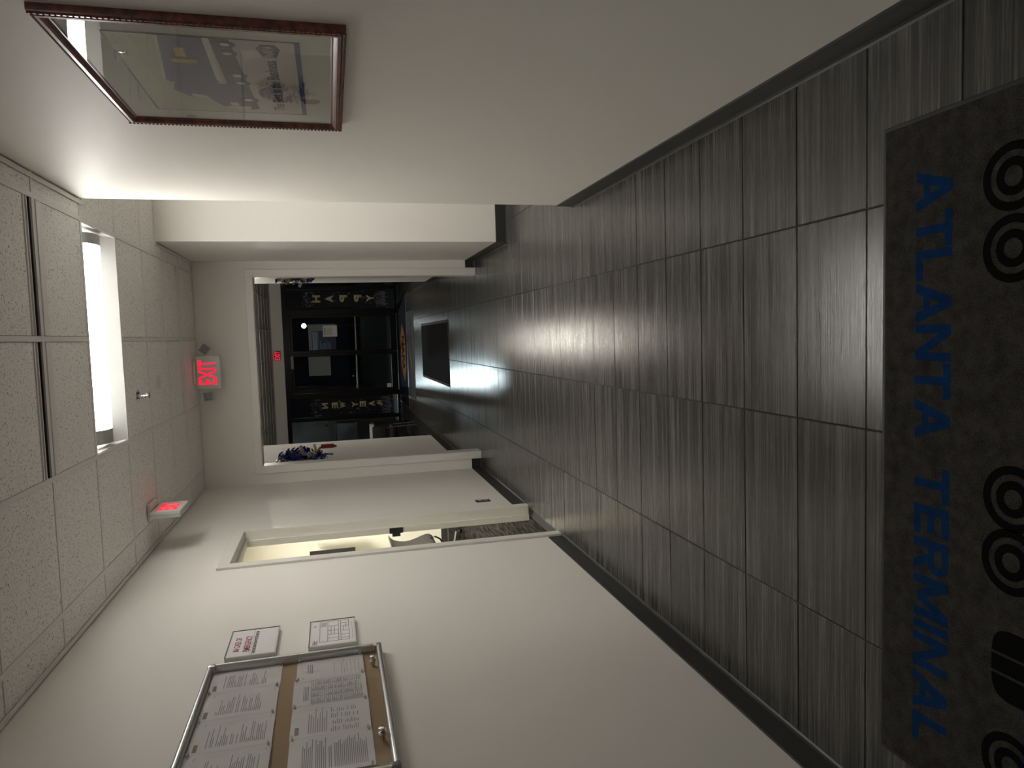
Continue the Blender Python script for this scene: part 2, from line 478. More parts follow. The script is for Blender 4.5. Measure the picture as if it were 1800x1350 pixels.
struct('wall_lobby', B((-4.6, SX0 - .15, SY1 - .12, SY1, 0, H + .1), (SX1 + .15, 4.1, SY1 - .12, SY1, 0, H + .1),
                       (-4.7, -4.6, SY1 - .12, YS + .1, 0, H + .1), (4.0, 4.1, SY1 - .12, YS + .1, 0, H + .1)), M['wall'])
struct('wall_over_shop_front', B((-4.7, 4.1, YS - .04, YS + .12, 2.425, H + .5)), M['wall'])
struct('wall_office', B((-4.2, SX0 - .15, 9.63, 9.75, 0, H + .1), (-4.2, -4.1, 3.4, 9.63, 0, H + .1), (-4.2, XL - .12, 3.3, 3.4, 0, H + .1)), M['wall_warm'])

# rubber baseboards with a small cove foot
def base_run(bm, axis, c, a, b, side):
    """a run along an axis; c = wall plane, side = which way the room lies"""
    prof = [(0, 0), (0.017, 0), (0.011, .004), (.007, .012), (.006, BH - .003), (.004, BH), (0, BH)]
    if axis == 'y':
        prism(bm, [(c + side * u, a, z) for u, z in prof], (0, b - a, 0))
    else:
        prism(bm, [(a, c + side * u, z) for u, z in prof], (b - a, 0, 0))
def bases(name, *runs):
    bm = bmesh.new()
    for r in runs: base_run(bm, *r)
    return struct(name, bm, M['base'])
bases('baseboard_left', ('y', XL, -2, 4.50, 1), ('y', XL, 5.47, YF, 1))
bases('baseboard_right', ('y', XR, -2, YC0 + .006, -1))
bases('baseboard_corridor', ('x', YC0, XR, 3.5, 1), ('x', YC1, .751, 3.5, -1))
bases('baseboard_right_far', ('y', .757, YC1, YF, -1))
bases('baseboard_back', ('x', YF, XL, -1.26, -1), ('x', YF, .685, .757, -1))
bases('baseboard_passage_left', ('y', SX0, YF + .15, SY1, 1))
bases('baseboard_passage_right', ('y', SX1, YF + .15, SY1, -1))
bases('baseboard_office', ('x', 9.63, -4.1, SX0 - .15, -1))

# ================================================================== CEILING
ceiling = struct('ceiling', B((-4.7, 4.1, -2.1, YS + .1, H + .22, H + .3)), M['plenum'])
cx_lines = [-1.18, -.573, .042, .655]
rows = [4.12 + .605 * k for k in range(-10, 6)]     # -1.93 ... 7.145
rows = [-2.0] + rows[1:] + [YF]
def ctile(x0, x1, y0, y1, l=.014, r=.014, f=.014, b=.014):
    x0 += l; x1 -= r; y0 += f; y1 -= b
    if x1 - x0 < .02 or y1 - y0 < .015: return
    obj('ceiling_tile', B((x0, x1, y0, y1, H + .0035, H + .018)), M['ceil'], ceiling)
SL1 = (3.405, 3.595); SL2 = (6.385, 6.50)
for y0, y1 in zip(rows[:-1], rows[1:]):
    yc = (y0 + y1) / 2
    xs = [XL] + cx_lines + [XR]
    if yc > YF - .06: continue
    if YC0 - .05 < yc < YC1:
        xs = [XL] + cx_lines + [1.265, 1.875, 2.485, 3.095, 3.5]
    for i in range(len(xs) - 1):
        x0, x1 = xs[i], xs[i + 1]
        ya, yb = y0, y1
        if i in (2, 3) or (i == 1):
            pass
        mid = -.573 - .01 <= x0 and x1 <= .665
        if mid and (4.12 - .01 < y0 < 4.13 or -.73 < y0 < -.71): continue        # the light fixtures
        if i in (5, 6) and 4.7 < y0 < 4.75: continue
        f = b = .014
        if mid:
            if y1 > SL1[0] and y0 < SL1[0]: yb, b = SL1[0], .002
            if y0 < SL1[1] and y0 > SL1[0]: ya, f = SL1[1], .002
            if y0 < SL2[0] < y1: yb, b = SL2[0], .002
            if SL2[0] < y0 < SL2[1] + .06: ya, f = max(y0, SL2[1]), .002
        if x0 > .66 and yb > YC1: yb = YC1
        ctile(x0, x1, ya, yb, l=.032 if i == 0 else .014, r=.032 if x1 < .8 and x1 > .7 else .014, f=f, b=b)
        if mid and y0 < SL2[0] < y1 and y1 > SL2[1] + .03:
            ctile(x0, x1, SL2[1], y1, f=.002, b=.014)
# corner piece between the corridor and the end wall (right edge strip)
for (y0, y1) in ((5.935, 6.54), (6.54, 7.145)):
    pass
for x in cx_lines:
    y1 = YF
    if x > .6:
        obj('main_tee', B((x - .012, x + .012, -2, YF, H - .0, H + .03), bevel=.0), M['tee'], ceiling)
    else:
        for a, b in (((-2, YF),) if x in (-1.18,) else ((-2, YF),)):
            if abs(x - .042) < .01:
                obj('main_tee', B((x - .012, x + .012, -2, -.72, H, H + .03), (x - .012, x + .012, -.115, 4.12, H, H + .03), (x - .012, x + .012, 4.725, YF, H, H + .03)), M['tee'], ceiling)
            else:
                obj('main_tee', B((x - .012, x + .012, a, b, H, H + .03)), M['tee'], ceiling)
for x in (1.265, 1.875, 3.095):
    obj('main_tee', B((x - .012, x + .012, YC0, YC1, H, H + .03)), M['tee'], ceiling)
for y in rows[1:-1]:
    if y > 7.1: continue
    xe = 3.5 if YC0 < y < YC1 else XR
    obj('cross_tee', B((XL, xe, y - .012, y + .012, H + .0006, H + .03)), M['tee'], ceiling)
# wall angles
def angle(name, *bx): struct(name, B(*bx), M['angle'])
angle('trim_2', (XL + .008, XL + .030, -2, YF - .008, H - .003, H + .002))
angle('trim_3', (XR - .030, XR - .008, -2, YC0 + .03, H - .003, H + .002), (XR - .008, 3.5, YC0 + .008, YC0 + .030, H - .003, H + .002))
angle('trim_4', (.757 - .030, .757 - .008, YC1 - .030, YF, H - .003, H + .002), (.749, 3.5, YC1 - .030, YC1 - .008, H - .003, H + .002))
angle('trim_5', (XL + .03, .727, YF - .030, YF - .008, H - .003, H + .002))
# lobby and passage ceiling
lob = bmesh.new()
xx = [-4.6 + .605 * k for k in range(0, 15)]; yy = [YF + .15 + .605 * k for k in range(0, 15)]
for x in xx:
    for y in yy:
        x1 = min(x + .605, 4.0); y1 = min(y + .605, YS)
        if x1 - x > .05 and y1 - y > .05:
            if abs((x + x1) / 2 + .1) < .3 and abs((y + y1) / 2 - 11.4) < .3:
                pass
            box(lob, x + .014, x1 - .014, y + .014, y1 - .014, H + .0035, H + .018)
lt = obj('lobby_ceiling_tile_field', lob, M['ceil'], ceiling); lt['kind'] = 'stuff'
lg = bmesh.new()
for x in xx: box(lg, x - .012, x + .012, YF + .15, YS, H, H + .03)
for y in yy: box(lg, -4.6, 4.0, y - .012, y + .012, H + .0006, H + .03)
lgo = obj('lobby_ceiling_grid', lg, M['tee'], ceiling); lgo['kind'] = 'stuff'
obj('office_ceiling_panel', B((-4.1, XL - .12, 3.4, 9.63, H + .02, H + .06)), M['white'], ceiling)

# ================================================================== DOORWAYS
d1 = struct_root('door_1')      # office doorway in the left wall
YD0, YD1, ZD = 4.595, 5.36, 2.105
def casing_leg(x0, x1, y0, y1, z1): return B((x0, x1, y0, y1, 0, z1), bevel=.004, seg=2)
obj('casing_leg', casing_leg(XL, XL + .016, YD0 - .075, YD0, ZD + .07), M['trim'], d1)
obj('casing_leg', casing_leg(XL, XL + .016, YD1, YD1 + .075, ZD + .07), M['trim'], d1)
obj('casing_head', B((XL, XL + .016, YD0, YD1, ZD, ZD + .07), bevel=.004, seg=2), M['trim'], d1)
obj('jamb', B((XL - .103, XL + .004, YD1, YD1 + .02, 0, ZD), bevel=.002), M['trim'], d1)
obj('jamb', B((XL - .103, XL + .004, YD0 - .02, YD0, 0, ZD), bevel=.002), M['trim'], d1)
obj('head_jamb', B((XL - .103, XL + .004, YD0, YD1, ZD, ZD + .02), bevel=.002), M['trim'], d1)
obj('door_stop', B((XL - .100, XL - .055, YD1 - .014, YD1, 0, ZD - .014), (XL - .100, XL - .055, YD0, YD0 + .014, 0, ZD - .014), (XL - .100, XL - .055, YD0, YD1, ZD - .014, ZD)), M['trim'], d1)
sp = obj('strike_plate', B((XL - .1015, XL - .060, YD1 - .017, YD1 - .013, .985, 1.085), (XL - .125, XL - .1015, YD1 - .019, YD1 - .010, 1.005, 1.065)), M['black'], d1)

d2 = struct_root('door_2')      # cased opening to the lobby
OX0, OX1, OZ = -1.186, .611, 2.132
obj('casing_leg', B((OX0 - .07, OX0, YF - .017, YF, 0, OZ + .065), bevel=.004, seg=2), M['trim'], d2)
obj('casing_leg', B((OX1, OX1 + .07, YF - .017, YF, 0, OZ + .065), bevel=.004, seg=2), M['trim'], d2)
obj('casing_head', B((OX0, OX1, YF - .017, YF, OZ, OZ + .065), bevel=.004, seg=2), M['trim'], d2)
obj('jamb', B((OX0 - .019, OX0 + .004, YF - .005, YF + .16, 0, OZ + .01)), M['trim'], d2)
obj('jamb', B((OX1 - .004, OX1 + .019, YF - .005, YF + .16, 0, OZ + .01)), M['trim'], d2)
obj('head_jamb', B((OX0, OX1, YF - .005, YF + .16, OZ - .004, OZ + .018)), M['trim'], d2)

# ================================================================== SHOP FRONT
sf = struct_root('window_1')
Z1 = 2.43
def bar(x0, x1, z0, z1, nm='mullion', y0=YS, y1=YS + .1):
    return obj(nm, B((x0, x1, y0, y1, z0, z1), bevel=.002), M['bronze'], sf)
for x0, x1 in ((1.085, 1.15), (.545, .66), (-1.25, -1.145), (-1.755, -1.675), (-3.0, -2.94), (2.4, 2.46), (-4.6, -4.54), (3.94, 4.0)):
    bar(x0, x1, 0.03, Z1 - .09)
bar(-4.6, 4.0, Z1 - .09, Z1, 'head_rail')
bar(-4.6, -1.145, 0, .055, 'sill_rail'); bar(.545, 4.0, 0, .055, 'sill_rail')
bar(-1.145, .545, 0, .015, 'threshold')
bar(-1.145, .545, 2.285, Z1 - .09, 'door_header')
for x0, x1 in ((1.15, 2.4), (.66, 1.085), (-1.675, -1.25), (-2.94, -1.755), (-4.54, -3.0), (2.46, 3.94)):
    obj('pane', B((x0, x1, YS + .045, YS + .051, .055, Z1 - .09)), M['shopglass'], sf)
# double doors
for n, (x0, x1, hx) in enumerate(((-.285, .54, 1), (-1.14, -.29, -1))):
    d = struct_root('door_%d' % (3 + n))
    def db(nm, a, b, z0, z1, m=M['bronze'], y0=YS + .02, y1=YS + .065):
        return obj(nm, B((a, b, y0, y1, z0, z1), bevel=.002), m, d)
    db('stile', x0, x0 + .055, .02, 2.28); db('stile', x1 - .055, x1, .02, 2.28)
    db('top_rail', x0 + .055, x1 - .055, 2.23, 2.28); db('bottom_rail', x0 + .055, x1 - .055, .02, .16)
    db('mid_rail', x0 + .055, x1 - .055, .885, .93)
    obj('pane', B((x0 + .055, x1 - .055, YS + .04, YS + .046, .16, .885)), M['shopglass'], d)
    obj('pane', B((x0 + .055, x1 - .055, YS + .04, YS + .046, .93, 2.23)), M['shopglass'], d)
    pb = bmesh.new()
    tube(pb, [(x0 + .05, YS - .045, .91), (x1 - .05, YS - .045, .91)], .014, 10)
    for xx_ in (x0 + .06, x1 - .06): tube(pb, [(xx_, YS - .045, .91), (xx_, YS + .02, .91)], .01, 8)
    obj('push_bar', pb, M['steel'], d, True)
    if n == 1:
        c = db('door_closer', -.60, -.33, 2.235, 2.29, M['signgrey'], YS - .05, YS + .018)
        k = bmesh.new(); lathe(k, (-.80, YS + .02, 1.0), (0, -1, 0), [(.022, 0), (.022, .012), (.012, .02), (.012, .045)], 14)
        obj('door_knob', k, M['chrome'], d, True)

# ================================================================== HALL LIGHT
def troffer(label, x0, x1, y0, y1, em):
    lf = thing('ceiling_light', label, 'light', ((x0 + x1) / 2, (y0 + y1) / 2, H), 'recessed ceiling lights')
    LX0, LX1, LY0, LY1 = x0 + .017, x1 - .017, y0 + .017, y1 - .017
    ym = (LY0 + LY1) / 2
    for sgn in (-1, 1):
        bm = bmesh.new(); pts = []
        for k in range(9):
            t = k / 8
            pts.append((ym + sgn * (.2855 - .175 * t), H + .002 + .062 * math.sin(t * math.pi / 2) ** .9))
        a = [bm.verts.new((LX0, y, z)) for y, z in pts]; b = [bm.verts.new((LX1, y, z)) for y, z in pts]
        for i in range(8): bm.faces.new((a[i], a[i + 1], b[i + 1], b[i]))
        obj('reflector', bm, M['reflector'], lf, True)
    obj('housing', B((LX0 - .004, LX1 + .004, LY0 - .004, LY1 + .004, H + .095, H + .1), (LX0 - .004, LX0, LY0, LY1, H + .002, H + .095), (LX1, LX1 + .004, LY0, LY1, H + .002, H + .095),
                     (LX0, LX1, LY0 - .004, LY0, H + .002, H + .095), (LX0, LX1, LY1, LY1 + .004, H + .002, H + .095)), M['reflector'], lf)
    pts = [(ym + .108 * math.cos(a), H + .060 - .050 * math.sin(a)) for a in [math.pi * k / 14 for k in range(15)]]
    bm = bmesh.new()
    prism(bm, [(LX0 + .100, y, z) for y, z in pts], (LX1 - LX0 - .18, 0, 0))
    obj('diffuser', bm, em, lf, True)
    for x in (LX0 + .022, LX1 - .080):
        bm = bmesh.new()
        prism(bm, [(x, ym + (y - ym) * 1.03, z - .001) for y, z in pts], (.058 if x > LX0 + .1 else .078, 0, 0))
        obj('end_cap', bm, M['capgrey'], lf, True)
troffer('long white recessed ceiling light in view, with one bright lit diffuser', -.573, .655, 4.12, 4.725, M['lens'])
troffer('unseen fill light added to the ceiling behind the large lettered mat', -.573, .655, -.72, -.115, M['fill_behind'])
troffer('unseen fill light added round the corner in the side corridor', 1.875, 3.095, 4.725, 5.33, M['fill_corridor'])

# slot diffusers
def slot(label, x0, x1, y0, y1, big):
    t = thing('slot_diffuser', label, 'vent', ((x0 + x1) / 2, (y0 + y1) / 2, H), 'linear slot air diffusers in the ceiling')
    if big:
        obj('face_plate', B((x0, x1, y0 + .095, y1, H - .001, H + .01), (x0, x1, y0, y0 + .008, H - .002, H + .03)), M['tee'], t)
        obj('rib', B((x0, x1, y0 + .12, y0 + .124, H - .006, H)), M['tee'], t)
        obj('slot_recess', B((x0, x1, y0 + .008, y0 + .095, H + .05, H + .055)), M['dark'], t)
        obj('fin', B((x0, x1, y0 + .034, y0 + .040, H - .001, H + .05)), M['tee'], t)
        obj('fin', B((x0, x1, y0 + .064, y0 + .070, H - .001, H + .05)), M['black'], t)
        obj('fin', B((x0, x1, y0 + .090, y0 + .095, H - .001, H + .05)), M['tee'], t)
    else:
        obj('face_plate', B((x0, x1, y0, y0 + .012, H - .001, H + .03), (x0, x1, y0 + .052, y1, H - .001, H + .01)), M['tee'], t)
        obj('slot_recess', B((x0, x1, y0 + .012, y0 + .052, H + .05, H + .055)), M['dark'], t)
slot('twin slot air diffuser in front of the lit ceiling light, on its picture frame side', .057, .641, *SL1, True)
slot('twin slot air diffuser in front of the lit ceiling light, on its notice board side', -.559, .028, *SL1, True)
slot('slim slot diffuser by the end wall, between exit sign and pale pillar', .057, .641, *SL2, False)
slot('slim slot diffuser above the far ceiling hung exit sign', -.559, .028, *SL2, False)

# sprinkler and ceiling speaker
t = thing('fire_sprinkler', 'chrome pendent fire sprinkler hanging from the ceiling behind the lit light', 'sprinkler', (-.319, 5.005, H))
bm = bmesh.new(); lathe(bm, (-.319, 5.005, H + .004), (0, 0, -1), [(.042, 0), (.042, .003), (.030, .010), (.016, .013)], 24); obj('escutcheon', bm, M['chrome'], t, True)
bm = bmesh.new(); lathe(bm, (-.319, 5.005, H - .008), (0, 0, -1), [(.013, 0), (.012, .015), (.007, .018), (.005, .05), (.004, .058)], 12)
for s in (-1, 1): tube(bm, [(-.319 + s * .012, 5.005, H - .022), (-.319 + s * .013, 5.005, H - .045), (-.319 + s * .003, 5.005, H - .062)], .0028, 6)
obj('sprinkler_body', bm, M['chrome'], t, True)
bm = bmesh.new(); lathe(bm, (-.319, 5.005, H - .064), (0, 0, -1), [(.020, 0), (.021, .002), (.006, .004)], 16); obj('deflector', bm, M['steel'], t, True)
t = thing('ceiling_disc', 'small round flush white ceiling disc behind the chrome sprinkler', 'detector', (-.265, 5.58, H))
bm = bmesh.new(); lathe(bm, (-.265, 5.58, H + .004), (0, 0, -1), [(.052, 0), (.052, .004), (.047, .009), (.03, .011), (.0, .0115)], 28); obj('disc_body', bm, M['exitbody'], t, True)
bm = bmesh.new(); lathe(bm, (-.265, 5.58, H - .0065), (0, 0, -1), [(.022, 0), (.021, .003), (0, .0035)], 20); obj('cover', bm, M['white'], t, True)

# ================================================================== EXIT SIGNS
e1 = thing('exit_sign', 'white sign with red lit EXIT letters and two lamp heads, over the lobby doorway', 'exit sign', (-.257, 6.92, H), 'illuminated exit signs')
ex0, ex1, ez0, ez1, ey = -.409, -.107, 2.418, 2.626, 6.905
obj('sign_body', B((ex0, ex1, ey, ey + .045, ez0, ez1), bevel=.012, seg=3), M['exitbody'], e1, True)
obj('canopy', B((-.36, -.155, ey - .01, ey + .06, H - .022, H), bevel=.006, seg=2), M['exitbody'], e1, True)
obj('letters', text_bm('EXIT', .222, .150, (-.256, ey - .001, 2.530), (1, 0, 0), (0, 0, 1), .002, .014), M['red'], e1)
def lamp_head(cx, cz, tilt, nm):
    rot = Matrix.Rotation(tilt, 4, 'Y') @ Matrix.Rotation(math.radians(-12), 4, 'X')
    tr = Matrix.Translation((cx, ey + .01, cz)) @ rot
    bm = B((-.040, .040, -.012, .03, -.036, .036), bevel=.008, seg=2); bmesh.ops.transform(bm, matrix=tr, verts=list(bm.verts))
    o = obj(nm, bm, M['lamphead'], e1, True)
    bm = bmesh.new()
    for i in range(3):
        for j in range(4):
            lathe(bm, ((-.022 + i * .022), -.0125, -.027 + j * .018), (0, -1, 0), [(.008, 0), (.0065, .002), (.004, .0022)], 10)
    bmesh.ops.transform(bm, matrix=tr, verts=list(bm.verts))
    obj('lamp_lens', bm, M['cornergrey'], o, True)
    bm = bmesh.new(); tube(bm, [(cx, ey + .025, cz), (ex0 + .01 if cx < -.3 else ex1 - .01, ey + .025, 2.545)], .012, 8); obj('arm', bm, M['exitbody'], o, True)
lamp_head(-.475, 2.537, math.radians(-8), 'lamp_head')
lamp_head(-.050, 2.545, math.radians(35), 'lamp_head')

e2 = thing('exit_sign', 'white sign seen almost edge on with red EXIT letters, beside the office doorway', 'exit sign', (-1.09, 5.13, H), 'illuminated exit signs')
obj('sign_body', B((-1.118, -1.072, 4.98, 5.285, 2.442, 2.622), bevel=.008, seg=2), M['exitbody'], e2, True)
obj('seam', B((-1.0965, -1.0935, 4.9785, 5.2865, 2.4405, 2.6235)), M['capgrey'], e2)
obj('canopy', B((-1.145, -1.035, 5.03, 5.235, H - .022, H), bevel=.006, seg=2), M['exitbody'], e2, True)
obj('letters', text_bm('EXIT', .205, .115, (-1.0715, 5.13, 2.533), (0, 1, 0), (0, 0, 1), .002, .014), M['red'], e2)

e3 = thing('exit_sign', 'small red lit EXIT sign above the dark glass shop front doors', 'exit sign', (-.305, YS - .06, 2.50), 'illuminated exit signs')
obj('sign_body', B((-.40, -.20, YS - .075, YS - .042, 2.49, 2.62), bevel=.004), M['black'], e3)
obj('letters', text_bm('EXIT', .175, .105, (-.30, YS - .0755, 2.555), (1, 0, 0), (0, 0, 1), .002, .015), M['red'], e3)

# ================================================================== NOTICE BOARD
BX = -1.312
nb = thing('notice_board', 'brown cork notice board in rounded aluminium frame, full of pinned pages', 'notice board', (XL, 2.607, 1.29))
by0, by1, bz0, bz1 = 2.15, 3.088, 1.293, 1.995
obj('cork_panel', B((XL, XL + .012, by0 + .01, by1 - .01, bz0 + .01, bz1 - .01)), M['cork'], nb)
def rail(y0, z0, y1, z1):
    """half-round profile rail along a straight line"""
    bm = bmesh.new()
    d = Vector((0, y1 - y0, z1 - z0)); ln = d.length; d.normalize()
    s = Vector((1, 0, 0)).cross(d)
    w = .012
    prof = [(-w, 0)] + [(-w * math.cos(a), .034 + .012 * math.sin(a)) for a in [math.pi * k / 8 for k in range(9)]] + [(w, 0)]
    P = Vector((XL, y0, z0))
    prism(bm, [P + s * u + Vector((v, 0, 0)) for u, v in prof], d * ln)
    return bm
for a in ((by0 + .03, bz1 - .012, by1 - .03, bz1 - .012), (by0 + .03, bz0 + .012, by1 - .03, bz0 + .012),
          (by0 + .012, bz0 + .03, by0 + .012, bz1 - .03), (by1 - .012, bz0 + .03, by1 - .012, bz1 - .03)):
    obj('frame_rail', rail(*a), M['alu'], nb, True)
for y, z, m in ((by0, bz0, M['cornergrey']), (by0, bz1 - .034, M['alu']), (by1 - .034, bz0, M['alu']), (by1 - .034, bz1 - .034, M['alu'])):
    obj('corner_piece', B((XL, BX - .0005 + .001, y, y + .034, z, z + .034), bevel=.010, seg=3), m, nb, True)
obj('hinge', B((XL + .004, XL + .018, 2.955, 2.99, bz1 - .002, bz1 + .006)), M['cornergrey'], nb)
for y0, y1 in ((by0 + .024, 2.60), (2.60, by1 - .024)):
    obj('pane', B((XL + .034, XL + .037, y0, y1, bz0 + .022, bz1 - .022)), M['acrylic'], nb)
for y in (2.93, 2.365):
    bm = bmesh.new(); lathe(bm, (XL + .012, y, 1.338), (1, 0, 0), [(.008, 0), (.008, .024), (.013, .025), (.013, .033), (.007, .034), (.007, .037), (.012, .038), (.012, .046), (.008, .048)], 16)
    obj('lock_knob', bm, M['chrome'], nb, True)

pages = [
 # y0, y1, z0, z1, tilt, style, label
 (2.874, 3.058, 1.700, 1.967, .004, 'letter', 'typed page in the top row at the end nearest the small wall signs'),
 (2.662, 2.878, 1.702, 1.968, -.004, 'letter', 'typed page in the top row, second from the small wall signs'),
 (2.446, 2.666, 1.700, 1.967, .004, 'long', 'crinkled typed page with a glare, third in the top row'),
 (2.232, 2.450, 1.698, 1.970, .0, 'long', 'typed page in the top row at the end farthest from the small signs'),
 (2.884, 3.056, 1.375, 1.640, .012, 'sparse', 'mostly blank notice with bold heading, under the top row'),
 (2.664, 2.884, 1.372, 1.645, .004, 'table', 'page with dense ruled table, second in the bottom row'),
 (2.448, 2.668, 1.370, 1.642, -.004, 'mixed', 'page with grouped columns and small letterhead, third in the bottom row'),
 (2.226, 2.450, 1.368, 1.640, .006, 'dense', 'densely typed page in the bottom row beside the dark grey frame corner'),
]
PX = XL + .0145
for k, (y0, y1, z0, z1, tilt, style, label) in enumerate(pages):
    yc, zc = (y0 + y1) / 2, (z0 + z1) / 2
    w, h = y1 - y0, z1 - z0
    lift = .0006 * (k % 4)
    t = thing('notice_page', label, 'paper', (PX, yc, zc), 'pages pinned to the cork notice board')
    def pt(u, v, off=0.0):      # u right (+y), v up, -.5...5
        ca, sa = math.cos(tilt), math.sin(tilt)
        a, b = u * w, v * h
        bulge = .004 * math.sin((u + .5) * math.pi) * (1 + .6 * math.sin(v * 5 + k)) + lift
        return Vector((PX + bulge + off, yc + a * ca - b * sa, zc + a * sa + b * ca))
    def sheet(u0, u1, v0, v1, off, nu=6, nv=6, wob=0.0):
        bm = bmesh.new()
        g = [[bm.verts.new(pt(u0 + (u1 - u0) * i / nu, v0 + (v1 - v0) * j / nv, off + wob * math.sin(i * 2.1 + j * 1.3 + k))) for j in range(nv + 1)] for i in range(nu + 1)]
        for i in range(nu):
            for j in range(nv): bm.faces.new((g[i][j], g[i + 1][j], g[i + 1][j + 1], g[i][j + 1]))
        return bm
    def wrinkled(u0, u1, v0, v1, n=22):
        bm = bmesh.new()
        def wk(u, v):
            q = Vector((u * 3.2 + k * 5.1, v * 3.2, 1.7)); q2 = Vector((u * 7 + k, v * 7 + u * 4, .3))
            return .0042 + .0030 * mnoise.noise(q) + .0010 * mnoise.noise(q2)
        g = [[bm.verts.new(pt(u0 + (u1 - u0) * i / n, v0 + (v1 - v0) * j / n, wk(i / n, j / n))) for j in range(n + 1)] for i in range(n + 1)]
        for i in range(n):
            for j in range(n): bm.faces.new((g[i][j], g[i + 1][j], g[i + 1][j + 1], g[i][j + 1]))
        return bm
    obj('sheet', sheet(-.5, .5, -.5, .5, 0), M['paper'], t, True)
    pr = bmesh.new()
    rr = random.Random(k + 3)
    def line(u0, u1, v, hh=.004):
        n = 3
        a = [pr.verts.new(pt(u0 + (u1 - u0) * i / n, v, .0006)) for i in range(n + 1)]
        b = [pr.verts.new(pt(u0 + (u1 - u0) * i / n, v - hh, .0006)) for i in range(n + 1)]
        for i in range(n): pr.faces.new((a[i], a[i + 1], b[i + 1], b[i]))
    if style in ('letter', 'long'):
        v = .30
        while v > (-.30 if style == 'letter' else -.42):
            if rr.random() < .86: line(-.34, -.34 + rr.choice((.12, .3, .5, .62, .68)) * rr.uniform(.8, 1), v, .009)
            v -= .024
        line(.3, .42, .38); line(.30, .42, -.44)
    elif style == 'sparse':
        for v in (.34, .31, .28): line(-.22, .25, v, .014)
        line(-.45, -.38, .40, .01)
        for v in (-.05, -.16, -.2, -.24, -.3, -.36, -.42): line(-.4, rr.uniform(.1, .44), v, .006)
    elif style == 'table':
        for v in [.36 - .02 * i for i in range(4)]: line(-.3, .2, v, .008)
        v = .26
        while v > -.44:
            line(-.44, .44, v, .006)
            for c in range(4):
                if rr.random() < .7: line(-.42 + c * .22, -.42 + c * .22 + rr.uniform(.04, .17), v - .012, .007)
            v -= .026
        for u in (-.44, -.2, .02, .24, .44): line(u, u + .006, .26, .70)
    elif style == 'mixed':
        v = .28
        while v > .05: line(-.40, rr.uniform(.0, .4), v, .009); v -= .028
        for c in range(4):
            v = .0
            while v > -.36:
                if rr.random() < .75: line(-.42 + c * .2, -.42 + c * .2 + rr.uniform(.08, .16), v, .009)
                v -= .026
    else:
        v = .34
        while v > -.42:
            if rr.random() < .9: line(-.40, rr.uniform(.1, .42), v, .010)
            v -= .022
    obj('print', pr, M['ink'], t)['kind'] = 'stuff'
    if style in ('letter', 'long', 'mixed'):
        obj('letterhead', sheet(-.40, -.20, .395, .445, .0007, 2, 1), M['inkbrown'], t)
    obj('plastic_sleeve', wrinkled(-.51, .51, -.51, .51), M['sleeve'], t, True)
    for u, v in ((-.47, .47), (.47, .47), (-.47, -.46), (.47, -.46)):
        pn = bmesh.new()
        c = pt(u, v, .001)
        lathe(pn, c, (1, 0, 0), [(.0045, 0), (.003, .004), (.0025, .007), (.0042, .009), (.0042, .0105)], 8)
        obj('push_pin', pn, M['pin'], t, True)

# ================================================================== SMALL WALL SIGNS
def wall_sign(name, label, y0, y1, z0, z1):
    t = thing(name, label, 'sign', (XL, (y0 + y1) / 2, z0))
    obj('backing', B((XL, XL + .018, y0, y1, z0, z1), bevel=.0015), M['white'], t)
    obj('face_sheet', B((XL + .018, XL + .0188, y0 + .006, y1 - .006, z0 + .006, z1 - .006)), M['paper'], t)
    obj('edge_strip', B((XL + .018, XL + .0215, y0, y1, z1 - .003, z1), (XL + .018, XL + .0215, y1 - .003, y1, z0, z1)), M['cornergrey'], t)
    return t
s1 = wall_sign('emergency_sign', 'white wall sign with red IN CASE OF EMERGENCY lettering', 3.185, 3.475, 1.738, 1.948)
fx = XL + .0189
yr, zu = (0, 1, 0), (0, 0, 1)
obj('red_lettering', text_bm('IN CASE OF', .150, .026, (fx, 3.315, 1.908), yr, zu, .0005, .012), M['redink'], s1)
obj('red_lettering', text_bm('EMERGENCY', .170, .028, (fx, 3.315, 1.865), yr, zu, .0005, .012), M['redink'], s1)
obj('black_lettering', text_bm('EVACUATION PLAN POSTED BELOW', .245, .014, (fx, 3.325, 1.833), yr, zu, .0005, .012), M['inkdark'], s1)
obj('rule', B((fx, fx + .0004, 3.19, 3.465, 1.8455, 1.8465)), M['cornergrey'], s1)
s2 = wall_sign('evacuation_plan', 'white wall sign with a thin lined floor plan drawing', 3.185, 3.475, 1.394, 1.602)
pl = bmesh.new()
def ln(y0, z0, y1, z1, w=.0009):
    box(pl, fx, fx + .0004, min(y0, y1) - w, max(y0, y1) + w, min(z0, z1) - w, max(z0, z1) + w)
for z in (1.425, 1.462, 1.4715, 1.52, 1.555): ln(3.225, z, 3.455, z)
for y in (3.225, 3.455): ln(y, 1.425, y, 1.555)
for y in (3.26, 3.30, 3.345, 3.40): ln(y, 1.4715, y, 1.52)
for y in (3.25, 3.285, 3.33, 3.385, 3.42): ln(y, 1.425, y, 1.462)
for k in range(7): ln(3.40 + k * .007, 1.525, 3.40 + k * .007, 1.55, .0006)
for z in (1.49, 1.505): ln(3.30, z, 3.40, z)
ln(3.36, 1.438, 3.42, 1.438); ln(3.33, 1.45, 3.385, 1.45)
for k in range(4): ln(3.20, 1.583 - k * .0055, 3.235 + .01 * (k % 2), 1.583 - k * .0055, .0012)
ln(3.40, 1.577, 3.42, 1.577); ln(3.41, 1.570, 3.41, 1.586)
for k in range(9): ln(3.23 + .022 * k, 1.41, 3.238 + .022 * k, 1.41)
obj('plan_lines', pl, M['inkdark'], s2)

